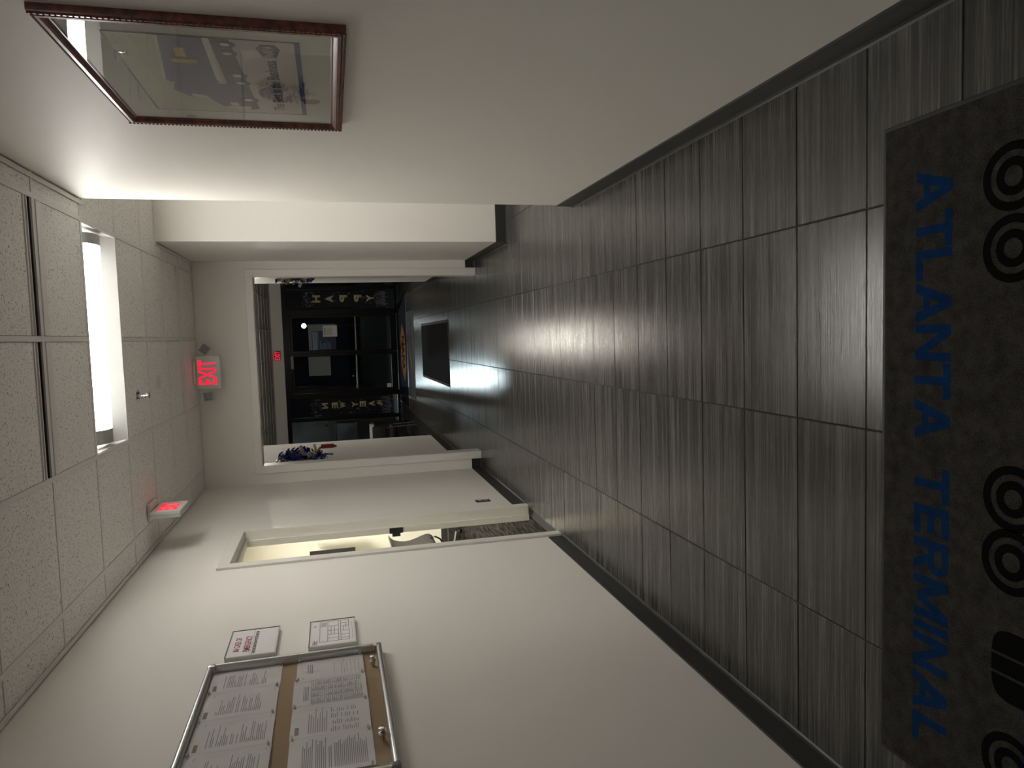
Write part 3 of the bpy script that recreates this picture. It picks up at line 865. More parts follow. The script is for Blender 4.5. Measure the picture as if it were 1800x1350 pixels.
# ================================================================== FRAMED PICTURE
pf = thing('framed_picture', 'mahogany framed poster of a blue semi truck hung on the plain wall', 'picture', (XR, 2.245, 1.373))
fy0, fy1, fz0, fz1, fw = 1.830, 2.662, 1.373, 2.060, .037
def frail(p0, p1, inward):
    """mitred, moulded rail between outer corners p0 -> p1 (y,z)"""
    bm = bmesh.new()
    prof = [(0, 0), (0, .016), (.003, .021), (.007, .023), (.009, .020), (.012, .024), (.020, .0245), (.027, .020), (.031, .0135), (.034, .0135), (.037, .011), (.037, 0)]
    d = Vector((0, p1[0] - p0[0], p1[1] - p0[1])).normalized(); s = Vector((0, *inward))
    a, b = [], []
    for u, v in prof:
        a.append(bm.verts.new(Vector((XR - v, *p0)) + s * u + d * u))
        b.append(bm.verts.new(Vector((XR - v, *p1)) + s * u - d * u))
    n = len(prof)
    for i in range(n):
        bm.faces.new((a[i], a[(i + 1) % n], b[(i + 1) % n], b[i]))
    return bm
obj('frame_rail', frail((fy0, fz0), (fy1, fz0), (0, 1)), M['mahogany'], pf, True)
obj('frame_rail', frail((fy0, fz1), (fy1, fz1), (0, -1)), M['mahogany'], pf, True)
obj('frame_rail', frail((fy0, fz0), (fy0, fz1), (1, 0)), M['mahogany'], pf, True)
obj('frame_rail', frail((fy1, fz0), (fy1, fz1), (-1, 0)), M['mahogany'], pf, True)
bd = bmesh.new()
n = 70
for k in range(n):
    y = fy0 + .006 + (fy1 - fy0 - .012) * k / (n - 1)
    box(bd, XR - .0245, XR - .019, y - .0035, y + .0035, fz0 - .001, fz0 + .004)
n = 58
for k in range(n):
    z = fz0 + .006 + (fz1 - fz0 - .012) * k / (n - 1)
    box(bd, XR - .0245, XR - .019, fy0 - .001, fy0 + .004, z - .0035, z + .0035)
    box(bd, XR - .0245, XR - .019, fy1 - .004, fy1 + .001, z - .0035, z + .0035)
obj('bead_edge', bd, M['mahogany'], pf)
obj('mat_board', B((XR - .009, XR - .004, fy0 + .03, fy1 - .03, fz0 + .03, fz1 - .03)), M['matboard'], pf)
gx = XR - .0105
py0, py1, pz0, pz1 = 1.934, 2.532, 1.486, 1.943
pr = obj('poster_print', B((gx, gx + .0015, py0, py1, pz0, pz1)), M['poster'], pf)
def flat(name, pts, m, d, par=pr):
    bm = bmesh.new(); prism(bm, [(gx - d, y, z) for y, z in pts], (.0003, 0, 0)); return obj(name, bm, m, par)
flat('poster_border', [(py0, pz1 - .006), (py1, pz1 - .006), (py1, pz1), (py0, pz1)], M['posterline'], .0004)
flat('poster_border', [(py0, pz0), (py1, pz0), (py1, pz0 + .014), (py0, pz0 + .014)], M['posterline'], .0004)
flat('poster_border', [(py0, pz0), (py0 + .004, pz0), (py0 + .004, pz1), (py0, pz1)], M['posterline'], .0004)
flat('poster_border', [(py1 - .004, pz0), (py1, pz0), (py1, pz1), (py1 - .004, pz1)], M['posterline'], .0004)
flat('poster_sky', [(py0 + .004, 1.79), (py1 - .004, 1.70), (py1 - .004, pz1 - .006), (py0 + .004, pz1 - .006)], M['postersky'], .0003)
flat('truck_trailer', [(py0 + .004, 1.715), (2.262, 1.722), (2.272, 1.842), (2.25, 1.868), (py0 + .004, 1.826)], M['posterblue'], .0007)
flat('trailer_edge', [(py0 + .004, 1.826), (2.25, 1.868), (2.25, 1.860), (py0 + .004, 1.818)], M['posterlight'], .0010)
flat('trailer_skirt', [(py0 + .004, 1.702), (2.235, 1.712), (2.235, 1.724), (py0 + .004, 1.718)], M['posterlight'], .0010)
flat('truck_cab', [(2.262, 1.660), (2.462, 1.648), (2.478, 1.675), (2.472, 1.735), (2.405, 1.768), (2.385, 1.822), (2.335, 1.855), (2.272, 1.842)], M['posterblue'], .0008)
flat('truck_window', [(2.375, 1.772), (2.43, 1.757), (2.405, 1.768), (2.388, 1.812), (2.36, 1.815)], M['posterlight'], .0011)
flat('truck_chassis', [(py0 + .004, 1.655), (2.31, 1.640), (2.485, 1.630), (2.497, 1.655), (2.44, 1.680), (2.27, 1.70), (py0 + .004, 1.702)], M['posterdark'], .0006)
flat('truck_headlamp', [(2.43, 1.690), (2.46, 1.688), (2.46, 1.712), (2.43, 1.714)], M['posterlight'], .0012)
flat('truck_grille', [(2.465, 1.655), (2.484, 1.655), (2.48, 1.728), (2.468, 1.728)], M['posterlight'], .0012)
for y, z, r in ((1.97, 1.668, .026), (2.03, 1.670, .026), (2.19, 1.664, .028), (2.25, 1.662, .028), (2.40, 1.655, .030)):
    flat('truck_wheel', [(y + r * .8 * math.cos(a), z + r * math.sin(a)) for a in [math.pi * k / 8 for k in range(16)]], M['posterdark'], .0012)
    flat('truck_hub', [(y + r * .35 * math.cos(a), z + r * .45 * math.sin(a)) for a in [math.pi * k / 5 for k in range(10)]], M['posterlight'], .0016)
flat('yellow_panel', [(2.008, 1.772), (2.068, 1.774), (2.068, 1.800), (2.008, 1.796)], M['posteryellow'], .0012)
flat('yellow_emblem', [(2.098, 1.750), (2.112, 1.755), (2.112, 1.812), (2.098, 1.817), (2.084, 1.812), (2.084, 1.755)], M['posteryellow'], .0012)
nr = (0, -1, 0)
obj('poster_caption', text_bm('The Best in the Business', .425, .034, (gx - .0006, 2.278, 1.568), nr, zu, .0003, .0), M['inkdark'], pr)
flat('poster_logo', [(2.040, 1.583), (1.985, 1.596), (1.958, 1.583), (1.958, 1.548), (1.985, 1.536), (2.040, 1.548)], M['inkdark'], .0005)
obj('logo_letters', text_bm('NAPA', .070, .030, (gx - .0009, 1.999, 1.566), nr, zu, .0003, .02), M['posterlight'], pr)
obj('pane', B((XR - .0135, XR - .0120, fy0 + .033, fy1 - .033, fz0 + .033, fz1 - .033)), M['glass'], pf)

# ================================================================== OUTLET
t = thing('wall_outlet', 'dark brown wall outlet plate low beside the office door casing', 'outlet', (XL, 5.70, .24))
obj('plate', B((XL, XL + .006, 5.665, 5.735, .235, .355), bevel=.002), M['black'], t)
obj('socket', B((XL + .006, XL + .008, 5.684, 5.716, .255, .285), bevel=.0008), M['capgrey'], t)
obj('socket', B((XL + .006, XL + .008, 5.684, 5.716, .305, .335), bevel=.0008), M['capgrey'], t)

# ================================================================== ENTRANCE MATS
def mat_thing(label, x0, x1, y0, y1, h, m, edge=.02, em=None):
    t = thing('floor_mat', label, 'mat', ((x0 + x1) / 2, (y0 + y1) / 2, 0))
    obj('rubber_border', B((x0, x1, y0, y1, 0.0005, h * .55), bevel=.0015), em or M['rubber'], t)
    obj('pile', B((x0 + edge, x1 - edge, y0 + edge, y1 - edge, .001, h), bevel=.002), m, t)
    return t
bigm = mat_thing('large charcoal mat with blue ATLANTA TERMINAL lettering and black truck wheels', -1.177, .507, .45, 1.632, .009, M['matpile'], .012)
mz = .0091
def on_mat(name, bm, m): return obj(name, bm, m, bigm)
def letter_bm(ch, w, h, x0, ytop, sw=.0215):
    """block letter from straight strokes; read from the door side, so x runs to -X and up to -Y"""
    a = w; m = sw
    def bar(p, q): # stroke with horizontal cuts from (u,v) p to q
        return [p, (p[0] + m * 1.15, p[1]), (q[0] + m * 1.15, q[1]), q]
    def rect(u0, v0, u1, v1): return [(u0, v0), (u1, v0), (u1, v1), (u0, v1)]
    polys = {
        'A': [bar((0, 0), (a / 2 - m * .58, h)), bar((a - m * 1.15, 0), (a / 2 - m * .58, h)), rect(a * .22, h * .22, a * .78, h * .22 + m * .85)],
        'T': [rect(0, h - m, a, h), rect(a / 2 - m / 2, 0, a / 2 + m / 2, h - m)],
        'L': [rect(0, 0, m, h), rect(m, 0, a, m)],
        'N': [rect(0, 0, m, h), rect(a - m, 0, a, h), [(m * .0, h), (m * 1.15, h), (a, 0), (a - m * 1.15, 0)]],
        'E': [rect(0, 0, m, h), rect(m, 0, a, m), rect(m, h - m, a, h), rect(m, h / 2 - m / 2, a * .92, h / 2 + m / 2)],
        'M': [rect(0, 0, m, h), rect(a - m, 0, a, h), [(0, h), (m * 1.1, h), (a / 2 + m * .55, h * .12), (a / 2 - m * .55, h * .12)], [(a - m * 1.1, h), (a, h), (a / 2 + m * .55, h * .12), (a / 2 - m * .55, h * .12)]],
        'I': [rect(0, 0, m, h)],
        'R': [rect(0, 0, m, h), rect(m, h - m * .9, a * .72, h), rect(m, h * .42, a * .72, h * .42 + m * .9), [(a * .42, h * .42), (a * .42 + m * 1.15, h * .42), (a, 0), (a - m * 1.2, 0)],
              [(a * .72, h), (a * .90, h * .93), (a, h * .80), (a, h * .62), (a * .90, h * .48), (a * .72, h * .42), (a * .72, h * .42 + m * .9), (a - m, h * .66), (a - m, h * .76), (a * .72, h - m * .9)]],
    }[ch]
    bm = bmesh.new()
    for k, P in enumerate(polys):
        prism(bm, [(x0 - u, ytop + (h - v), mz - .001) for u, v in P], (0, 0, .0016 + .00004 * k))
    return bm
LW = {'A': .100, 'T': .088, 'L': .075, 'N': .090, 'E': .075, 'R': .085, 'M': .108, 'I': .0215}
for word, x0, gap in (('ATLANTA', .371, .004), ('TERMINAL', -.362, .0115)):
    x = x0
    for ch in word:
        on_mat('letter', letter_bm(ch, LW[ch], .108, x, 1.407), M['matblue'])
        x -= LW[ch] + gap
for x, y in ((.306, 1.252), (.152, 1.250), (-.396, 1.240), (-.538, 1.242), (-1.005, 1.235)):
    bm = bmesh.new(); ring(bm, (x, y), .055, .074, mz - .001, mz + .0005); ring(bm, (x, y), .022, .041, mz - .001, mz + .0005)
    on_mat('wheel_motif', bm, M['matblack'])
def rounded(cx, cy, hx, hy, n=24, p=3.2):
    out = []
    for k in range(n):
        a = 2 * math.pi * k / n; c, s = math.cos(a), math.sin(a)
        out.append((cx + hx * math.copysign(abs(c) ** (2 / p), c), cy + hy * math.copysign(abs(s) ** (2 / p), s)))
    return out
tank = rounded(-.778, 1.222, .082, .064, 48, 3.6)
def tank_y(x):
    t_ = min(1.0, abs((x + .778) / .082)); return .064 * (1 - t_ ** 3.6) ** (1 / 3.6)
for a, b in ((-.6965, -.752), (-.759, -.797), (-.804, -.8595)):
    xs_ = [a + (b - a) * k / 10 for k in range(11)]
    bm = bmesh.new()
    prism(bm, [(x, 1.222 + tank_y(x), mz) for x in xs_] + [(x, 1.222 - tank_y(x), mz) for x in xs_[::-1]], (0, 0, .0005)); on_mat('fuel_tank_motif', bm, M['matblack'])
bm = bmesh.new(); prism(bm, [(x, y, mz) for x, y in ((-.60, 1.16), (-.93, 1.16), (-.93, 1.205), (-1.08, 1.205), (-1.08, .98), (-.86, .93), (-.82, .70), (-.60, .70))], (0, 0, .0005)); on_mat('cab_motif', bm, M['matblue'])
bm = bmesh.new(); prism(bm, [(x, y, mz) for x, y in ((.42, 1.15), (-.56, 1.15), (-.56, .66), (.42, .66))], (0, 0, .0005)); on_mat('trailer_motif', bm, M['matblue'])

mat_thing('plain black mat with pale grey edge lying beyond the doorway', -.648, .212, 9.0, 11.74, .008, M['ribpile'], .035, M['matgrey'])  # pale grey border round the black pile
sm = mat_thing('narrow grey mat with printed strip lettering in front of the navy mat', -1.15, .49, 12.9, 14.02, .008, M['matgrey'], .02)
zz = .0081
obj('blue_lettering', text_bm('WELCOME TO', .62, .17, (.06, 13.30, zz), (-1, 0, 0), (0, -1, 0), .0006, .02), M['matskyblue'], sm)
bm = bmesh.new(); prism(bm, [(x, y, zz) for x, y in ((-.22, 13.75), (-.66, 13.2), (-.40, 13.45))], (0, 0, .0006)); obj('yellow_streak', bm, M['matyellow'], sm)
bm = bmesh.new(); prism(bm, [(x, y, zz) for x, y in ((-.20, 13.85), (-.98, 13.85), (-.98, 13.65), (-.30, 13.65))], (0, 0, .0006)); obj('blue_streak', bm, M['matskyblue'], sm)
nm = mat_thing('wide navy walk-off mat with orange NAPA emblem before the glass doors', -1.40, .80, 14.20, 15.98, .008, M['matnavy'], .02)
bm = bmesh.new(); prism(bm, [(x, y, zz) for x, y in ((.30, 14.95), (-.02, 14.42), (-.60, 14.36), (-.90, 14.75), (-.60, 15.35), (-.02, 15.40))], (0, 0, .0006)); obj('orange_emblem', bm, M['matorange'], nm)
obj('navy_lettering', text_bm('NAPA', .70, .56, (-.32, 14.87, zz + .0007), (-1, 0, 0), (0, -1, 0), .0005, .03), M['matnavy'], nm)

# ================================================================== TINSEL DECORATIONS
def garland(label, x, y, z0, z1, side, seed, tag, k_=1.0):
    t = thing('ribbon_decoration', label, 'decoration', (x, y, (z0 + z1) / 2), 'foil ribbon bunches on the passage walls')
    rr = random.Random(seed)
    bms = {'blue_ribbon': bmesh.new(), 'silver_ribbon': bmesh.new(), 'gold_ribbon': bmesh.new()}
    mats = {'blue_ribbon': M['ribbonblue'], 'silver_ribbon': M['ribbonsilver'], 'gold_ribbon': M['ribbongold']}
    for k in range(230):
        f = rr.random()
        zc = z1 - .06 - (z1 - z0 - .12) * (0.18 * rr.gauss(0, .7) + (.2 if f < .55 else .68))
        zc = min(z1, max(z0 + .04, zc))
        kind = 'blue_ribbon' if rr.random() < (.62 if k_ == 1.0 else .45) else ('silver_ribbon' if rr.random() < .62 else 'gold_ribbon')
        bm = bms[kind]
        p = Vector((x + side * rr.uniform(.01, .05), y + rr.gauss(0, .05), zc))
        d = Vector((side * rr.uniform(.1, 1), rr.gauss(0, 1), rr.gauss(0, .8))).normalized()
        L_ = k_ * rr.uniform(.05, .12); wdt = rr.uniform(.014, .044)
        up = d.cross(Vector((rr.gauss(0, 1), rr.gauss(0, 1), rr.gauss(0, 1)))).normalized()
        curl = rr.uniform(.5, 2.4)
        prev = None
        for i in range(6):
            s = i / 5
            q = p + d * (L_ * math.sin(s * curl) / max(curl * .6, .5)) + up.cross(d) * (L_ * .6 * (1 - math.cos(s * curl)))
            q.x = max(q.x, x + .003) if side > 0 else min(q.x, x - .003)
            tw = up * wdt * .5
            a, b = bm.verts.new(q + tw), bm.verts.new(q - tw)
            if prev: bm.faces.new((prev[0], a, b, prev[1]))
            prev = (a, b)
    for n_, bm in bms.items(): obj(n_, bm, mats[n_], t)['kind'] = 'stuff'
    if tag:
        obj('hanging_tag', B((x + .130, x + .180, y - .030, y - .018, z0 - .035, z0 + .116), (x + .137, x + .165, y - .030, y - .018, z0 - .065, z0 - .035)), M['redtag'], t)
        bm = bmesh.new(); tube(bm, [(x + .05, y, z0 + .24), (x + .155, y - .024, z0 + .116)], .003, 6); obj('tag_string', bm, M['ribbongold'], t)
        bm = bmesh.new()
        for q in (.0, .03, -.03): tube(bm, [(x + .03, y + q, z0 + .2), (x + .06, y + q, z0 + .08), (x + .05, y + q * 2, z0 - .02)], .004, 6)
        obj('tail_ribbon', bm, M['ribbonblue'], t)
garland('blue and silver foil ribbon bunch with red tag, on the passage wall', SX0, 8.85, 1.50, 2.10, 1, 3, True)
garland('blue and gold foil ribbon bunch half hidden by the lobby doorway casing', SX1, 9.0, 1.56, 2.06, -1, 8, False, .6)

# ================================================================== SHOP FRONT BANNERS AND SIGNS
def banner(name, label, x0, x1, z0, z1, words, cx, tops, lw, lh):
    y = YS + .035
    t = thing(name, label, 'banner', ((x0 + x1) / 2, y, z0), 'new year banners hung inside the shop front')
    bm = bmesh.new()
    n = 12
    g = [[bm.verts.new((x0 + (x1 - x0) * i / 4, y + .003 * math.sin(j * .9 + i), z0 + (z1 - z0) * j / n)) for j in range(n + 1)] for i in range(5)]
    for i in range(4):
        for j in range(n): bm.faces.new((g[i][j], g[i + 1][j], g[i + 1][j + 1], g[i][j + 1]))
    bmesh.ops.solidify(bm, geom=list(bm.faces), thickness=.001)
    obj('cloth', bm, M['banner'], t, True)
    for ch, zc in zip(words, tops):
        obj('letter', text_bm(ch, lw, lh, (cx, y - .005, zc), (-1, 0, 0), (0, 0, 1), .001, .05), M['bannergold'], t)   # seen from behind: mirrored
    fl = bmesh.new(); rr = random.Random(len(words))
    for k in range(120):
        u = rr.choice((rr.uniform(0, .16), rr.uniform(.86, 1), rr.random()))
        zc = z0 + (z1 - z0) * u; xc = rr.uniform(x0 + .02, x1 - .02); s = rr.uniform(.003, .012); e = s * rr.uniform(.5, 2.5)
        box(fl, xc - s, xc + s, y - .0052, y - .0046, zc - e, zc + e)
    for k in range(34):     # skyline along the foot
        xc = x0 + .02 + (x1 - x0 - .04) * k / 33
        box(fl, xc - .003, xc + .003, y - .0052, y - .0046, z0 + .05, z0 + .05 + rr.uniform(.04, .22))
    obj('silver_flecks', fl, M['bannerfleck'], t)['kind'] = 'stuff'
    return t
banner('happy_banner', 'dark navy hanging banner with gold letters spelling HAPPY, seen from behind', .698, 1.055, .19, 2.00, 'HAPPY', .885,
       [1.705, 1.43, 1.135, .83, .56], .155, .165)
banner('new_year_banner', 'dark navy hanging banner with gold letters spelling NEW YEAR, seen from behind', -1.665, -1.265, .17, 1.92, 'NEWYEAR', -1.43,
       [1.63, 1.42, 1.25, .99, .82, .625, .45], .125, .135)

yp = YS + .072
def board_sign(name, label, cat, x0, x1, z0, z1, m, y=yp):
    t = thing(name, label, cat, ((x0 + x1) / 2, y, z0))
    obj('board', B((x0, x1, y, y + .004, z0, z1)), m, t)
    return t
t = board_sign('door_poster', 'grey and navy poster with pale blue heading on the door under the lamp glow', 'poster', -.215, .345, 1.33, 1.905, M['signgrey'])
obj('blue_field', B((-.215, .20, yp - .0006, yp, 1.33, 1.835)), M['signblue'], t)
pl = bmesh.new(); rr = random.Random(5)
for z in (1.80, 1.745):
    x = .185
    while x > -.2:
        s = rr.uniform(.012, .024); box(pl, x - s, x, yp - .001, yp - .0006, z - .022, z + .022); x -= s + .006
obj('heading_print', pl, M['signcyan'], t)
obj('yellow_rule', B((-.215, .19, yp - .001, yp - .0006, 1.70, 1.706), (-.215, -.02, yp - .0012, yp - .0006, 1.772, 1.777)), M['signyellow'], t)
pl = bmesh.new()
for k in range(9): box(pl, -.20, .02 - rr.uniform(0, .1), yp - .001, yp - .0006, 1.45 + k * .026, 1.456 + k * .026)
obj('small_print', pl, M['signcyan'], t)
t = thing('taped_notice', 'white notice with torn wavy edges taped to the glass door', 'paper', (.19, YS + .036, 1.29))
pts = []
for k in range(12): pts.append((.065 + .25 * k / 12, 1.295 + .008 * (k % 2)))
for k in range(14): pts.append((.315 - .007 * (k % 2), 1.295 + .31 * k / 14))
for k in range(12): pts.append((.315 - .25 * k / 12, 1.605 - .008 * (k % 2)))
for k in range(14): pts.append((.065 + .007 * (k % 2), 1.605 - .31 * k / 14))
bm = bmesh.new(); prism(bm, [(x, YS + .036, z) for x, z in pts], (0, .001, 0)); obj('sheet', bm, M['notice'], t)
pl = bmesh.new()
for k, (a, b) in enumerate(((.10, .27), (.11, .26), (.10, .28), (.12, .25), (.10, .27))): box(pl, a, b, YS + .0352, YS + .036, 1.40 + k * .026, 1.408 + k * .026)
obj('print', pl, M['ink'], t)
obj('heading_print', B((.11, .27, YS + .0352, YS + .036, 1.545, 1.565)), M['inkbrown'], t)
board_sign('door_reflection_sheet', 'plain dull grey sheet standing in for the hall wall reflected in the door with the chrome knob', 'sign', -.77, -.355, 1.47, 1.93, M['signgrey'])  # flat grey stands in for the hall wall mirrored in the pane
t = thing('price_card', 'small pale card at the bottom of the left door pane', 'card', (-1.0, YS + .036, .20))
obj('card', B((-1.085, -1.0, YS + .0365, YS + .0378, .185, .275)), M['paper'], t)

# ================================================================== LOBBY FURNITURE
t = thing('lobby_desk', 'dark wooden desk with drawers by the glass shop front', 'desk', (-2.05, 14.2, 0))
obj('desk_top', B((-2.75, -1.64, 13.85, 14.5, .685, .72), bevel=.003), M['darkwood'], t)
obj('side_panel', B((-1.69, -1.655, 13.88, 14.47, 0, .685)), M['darkwood'], t)
obj('side_panel', B((-2.73, -2.70, 13.88, 14.47, 0, .685)), M['darkwood'], t)
obj('modesty_panel', B((-2.70, -1.69, 14.42, 14.45, .15, .685)), M['darkwood'], t)
for z in (.50, .30, .10):
    d = obj('drawer', B((-2.15, -1.70, 13.87, 13.89, z, z + .18), bevel=.003), M['black'], t)
    obj('handle', B((-2.0, -1.86, 13.855, 13.87, z + .09, z + .105)), M['steel'], d)
t = thing('paper_stack', 'bright white papers lying on the dark lobby desk', 'paper', (-1.80, 14.05, .721))
obj('sheet', B((-1.94, -1.66, 13.87, 14.2, .7215, .79)), M['notice'], t)
t = thing('lobby_chair', 'black lobby chair on thin dull metal legs in front of the desk', 'chair', (-1.78, 13.1, 0))
obj('seat', B((-2.02, -1.56, 12.9, 13.36, .41, .46), bevel=.02, seg=2), M['black'], t, True)
obj('backrest', B((-2.02, -1.56, 12.86, 12.90, .56, .80), bevel=.015, seg=2), M['black'], t, True)
for x in (-1.99, -1.59):
    for y in (12.92, 13.33):
        bm = bmesh.new(); tube(bm, [(x, y, .43), (x + (.02 if x > -1.8 else -.02), y, .0)], .013, 8); obj('leg', bm, M['steel'], t, True)
    bm = bmesh.new(); tube(bm, [(x, 12.90, .43), (x, 12.88, .60)], .012, 8); obj('back_post', bm, M['steel'], t, True)
    bm = bmesh.new(); tube(bm, [(x, 12.92, .12), (x, 13.33, .12)], .01, 8); obj('stretcher', bm, M['steel'], t, True)

# lobby night light (hidden from the camera by the doorway head)
t = thing('recessed_downlight', 'small lit recessed downlight in the dark lobby ceiling', 'light', (-.12, 11.75, H))
bm = bmesh.new(); lathe(bm, (-.12, 11.75, H + .003), (0, 0, -1), [(.11, 0), (.11, .004), (.085, .008)], 28); obj('trim_ring', bm, M['white'], t, True)
bm = bmesh.new(); lathe(bm, (-.12, 11.75, H - .0052), (0, 0, -1), [(.083, 0), (.072, .026), (.045, .044), (0, .050)], 28); obj('lit_lens', bm, M['lobbylens'], t, True)

# ================================================================== OFFICE (seen through the doorway)
t = thing('ceiling_panel_light', 'warm lit panel light in the office ceiling', 'light', (-2.7, 7.3, H))
obj('panel_frame', B((-3.05, -2.35, 6.65, 7.95, H - .012, H + .03)), M['white'], t)
obj('diffuser', B((-3.02, -2.38, 6.68, 7.92, H - .016, H - .011)), M['officelens'], t)
t = thing('wall_monitor', 'thin black monitor seen edge on, mounted on the office wall', 'monitor', (-2.77, 9.30, 1.30))
bm = B((-.30, .30, -.014, .014, -.285, .285), bevel=.004)
mt = Matrix.Translation((-2.84, 9.12, 1.545)) @ Matrix.Rotation(math.radians(62), 4, 'Z')
bmesh.ops.transform(bm, matrix=mt, verts=list(bm.verts)); obj('screen_panel', bm, M['black'], t)
bm = B((-.12, .12, -.045, -.014, -.10, .09), bevel=.006); bmesh.ops.transform(bm, matrix=mt, verts=list(bm.verts)); obj('mount_plate', bm, M['black'], t)
bm = bmesh.new(); tube(bm, [mt @ Vector((0, -.03, -.02)), (-2.80, 9.40, 1.53), (-2.85, 9.63, 1.53)], .018, 8); obj('arm', bm, M['black'], t, True)

t = thing('office_chair', 'grey curved back office chair on dark casters behind the office doorway', 'chair', (-2.45, 8.4, 0))
# seen in profile: S-shaped mesh back sweeping into the seat
prof = [(-2.372, .875), (-2.400, .862), (-2.435, .82), (-2.455, .75), (-2.462, .69), (-2.455, .62), (-2.435, .55), (-2.410, .48), (-2.396, .43), (-2.397, .39), (-2.420, .355), (-2.455, .345)]
th = [.006, .024, .05, .055, .045, .036, .036, .042, .05, .05, .042, .028]
y0, y1 = 8.18, 8.62
pts2 = []
for i, (x, z) in enumerate(prof):
    d = (Vector(prof[min(i + 1, len(prof) - 1)]) - Vector(prof[max(i - 1, 0)])).normalized()
    pts2.append((x + d.y * th[i], z - d.x * th[i]))
bm = bmesh.new()
for i in range(len(prof) - 1):
    prism(bm, [(x, y0, z) for x, z in (prof[i], prof[i + 1], pts2[i + 1], pts2[i])], (0, y1 - y0, 0))
obj('backrest', bm, M['meshgrey'], t)
obj('seat', B((-3.0, -2.50, 8.15, 8.65, .405, .465), bevel=.02, seg=2), M['meshgrey'], t, True)
bm = bmesh.new(); tube(bm, [(-2.42, 8.4, .42), (-2.385, 8.4, .385), (-2.378, 8.4, .345), (-2.41, 8.4, .29), (-2.50, 8.4, .235), (-2.64, 8.4, .215)], .010, 8); obj('back_spring', bm, M['black'], t, True)
bm = bmesh.new(); tube(bm, [(-2.66, 8.4, .40), (-2.66, 8.4, .10)], .028, 12); obj('gas_column', bm, M['steel'], t, True)
for k in range(5):
    a = math.radians(20 + 72 * k); ex, ey_ = -2.66 + .31 * math.cos(a), 8.4 + .31 * math.sin(a)
    bm = bmesh.new(); tube(bm, [(-2.66, 8.4, .12), ((ex - 2.66) / 2, (ey_ + 8.4) / 2, .11), (ex, ey_, .07)], [.022, .018, .014], 8); lg_ = obj('base_leg', bm, M['steel'], t, True)
    bm = bmesh.new(); lathe(bm, (ex - .02, ey_, .028), (1, 0, 0), [(.027, 0), (.028, .012), (.028, .028), (.027, .04)], 14); obj('caster', bm, M['black'], lg_, True)

# ================================================================== OUTSIDE THE SHOP FRONT
struct('pavement', B((-8, 8, YS + .1, 19.5, -.12, -.02)), M['walk'])
struct('ground', B((-40, 40, 19.5, 70, -.3, -.15)), M['asphalt'])
ow = struct('wall_outside', B((-8, -1.95, 18.0, 18.2, -.02, 3.2)), M['outwall'])
struct('soffit', B((-8, 8, YS + .12, 19.2, 3.0, 3.2)), M['outwall'])
t = thing('soffit_fill_light', 'unseen round fill light added under the dark entrance canopy', 'light', (-2.9, 17.2, 3.0))
bm = bmesh.new(); lathe(bm, (-2.9, 17.2, 3.0), (0, 0, -1), [(.12, 0), (.12, .02), (.10, .03)], 20); obj('light_body', bm, M['white'], t, True)
bm = bmesh.new(); lathe(bm, (-2.9, 17.2, 2.969), (0, 0, -1), [(.095, 0), (.08, .01)], 20); obj('lit_lens', bm, M['soffitfill'], t, True)
t = thing('whiteboard', 'pale whiteboard with thin metal frame on the dim grey wall', 'board', (-2.2, 17.97, .9))
obj('board', B((-2.46, -2.06, 17.97, 17.985, .92, 1.42)), M['dimwhite'], t)
fr = bmesh.new()
for b in ((-2.48, -2.04, 17.955, 18.0, .90, .92), (-2.48, -2.04, 17.955, 18.0, 1.42, 1.44), (-2.48, -2.46, 17.955, 18.0, .92, 1.42), (-2.06, -2.04, 17.955, 18.0, .92, 1.42)): box(fr, *b)
obj('frame', fr, M['steel'], t)
for x, z in ((-2.07, .93), (-2.07, 1.41)):
    bm = bmesh.new(); lathe(bm, (x, 17.955, z), (0, -1, 0), [(.016, 0), (.016, .006), (.01, .012)], 10); obj('mount_button', bm, M['chrome'], t, True)
t = thing('purple_sticker', 'small purple sticker on the dim grey wall above the whiteboard', 'sticker', (-2.08, 17.998, 1.62))
obj('sticker', B((-2.11, -2.06, 17.996, 17.999, 1.60, 1.68)), M['purple'], t)
t = thing('wall_hooks', 'tiny pale metal hooks on the dim grey wall near the top', 'hook', (-2.1, 17.99, 1.85))
for x, z in ((-2.06, 1.92), (-2.06, 1.84), (-2.13, 1.80)):
    bm = bmesh.new(); tube(bm, [(x, 17.998, z + .02), (x, 17.97, z), (x, 17.965, z - .02), (x, 17.975, z - .03)], .005, 6); obj('hook', bm, M['chrome'], t, True)
t = thing('potted_plant', 'dark leafy plant shape against the dim grey wall', 'plant', (-2.42, 17.8, 0))
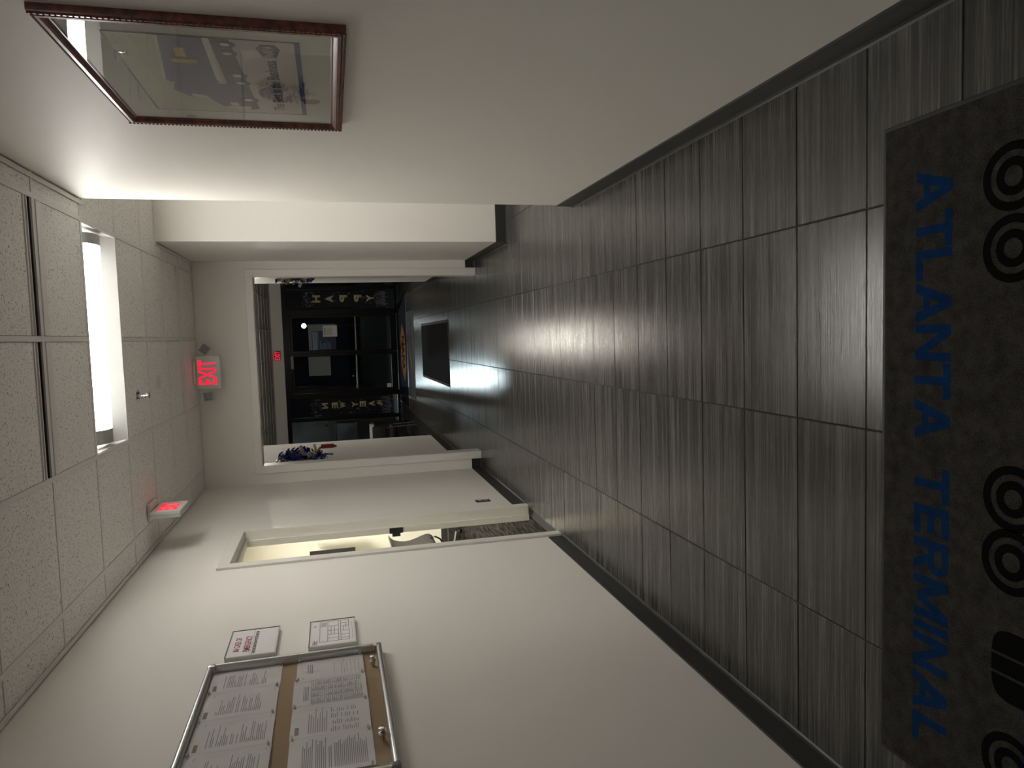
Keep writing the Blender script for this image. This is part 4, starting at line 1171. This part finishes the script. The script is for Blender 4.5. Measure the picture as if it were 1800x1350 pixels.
bm = bmesh.new(); lathe(bm, (-2.46, 17.75, -.02), (0, 0, 1), [(.10, 0), (.13, .28), (.12, .29)], 16); obj('pot', bm, M['black'], t, True)
bm = bmesh.new(); tube(bm, [(-2.46, 17.75, .25), (-2.47, 17.75, 1.4)], .012, 6); obj('stem', bm, M['black'], t, True)
bm = bmesh.new(); rr = random.Random(2)
for k in range(26):
    a = rr.uniform(0, 6.28); z = rr.uniform(1.40, 1.66); r = rr.uniform(.06, .17)
    p = Vector((-2.47, 17.75, z)); d = Vector((math.cos(a), math.sin(a) * .6, rr.uniform(-.2, .5))).normalized() * r; s = d.cross(Vector((0, 0, 1))).normalized() * .03
    v = [bm.verts.new(q) for q in (p, p + d * .5 + s, p + d, p + d * .5 - s)]
    bm.faces.new(v)
obj('leaves', bm, M['dark'], t)
# distant lamp and yard flood light
def yard_lamp(label, x, y, z, r, em):
    t = thing('yard_lamp', label, 'lamp', (x, y, -.15))
    bm = bmesh.new(); tube(bm, [(x, y + .25, -.15), (x, y + .25, z + .05)], .07, 10); obj('pole', bm, M['steel'], t, True)
    obj('lamp_housing', B((x - r * 1.3, x + r * 1.3, y, y + .3, z - r * .9, z + r * 1.2), bevel=.03), M['black'], t)
    bm = bmesh.new(); lathe(bm, (x, y, z), (0, -1, -.25), [(r, 0), (r * .95, .04), (r * .6, .08), (0, .09)], 18); obj('lit_lens', bm, em, t, True)
yard_lamp('cool white yard lamp glowing beyond the glass doors', .785, 40.0, 2.80, .12, M['yardlens'])
yard_lamp('tall yard flood lamp standing beyond the shop front canopy', -1.93, 30.0, 5.4, .16, M['yardlens'])
ld = bpy.data.lights.new('yard_flood', 'SPOT'); ld.energy = YARD_W; ld.color = (.82, .95, 1.0); ld.spot_size = math.radians(24); ld.spot_blend = .5; ld.shadow_soft_size = .18
lo = bpy.data.objects.new('yard_flood', ld); C.objects.link(lo)
lo.location = (-1.93, 29.8, 5.35)
lo.rotation_euler = (Vector((-.6, 8.0, 0)) - Vector(lo.location)).to_track_quat('-Z', 'Y').to_euler()
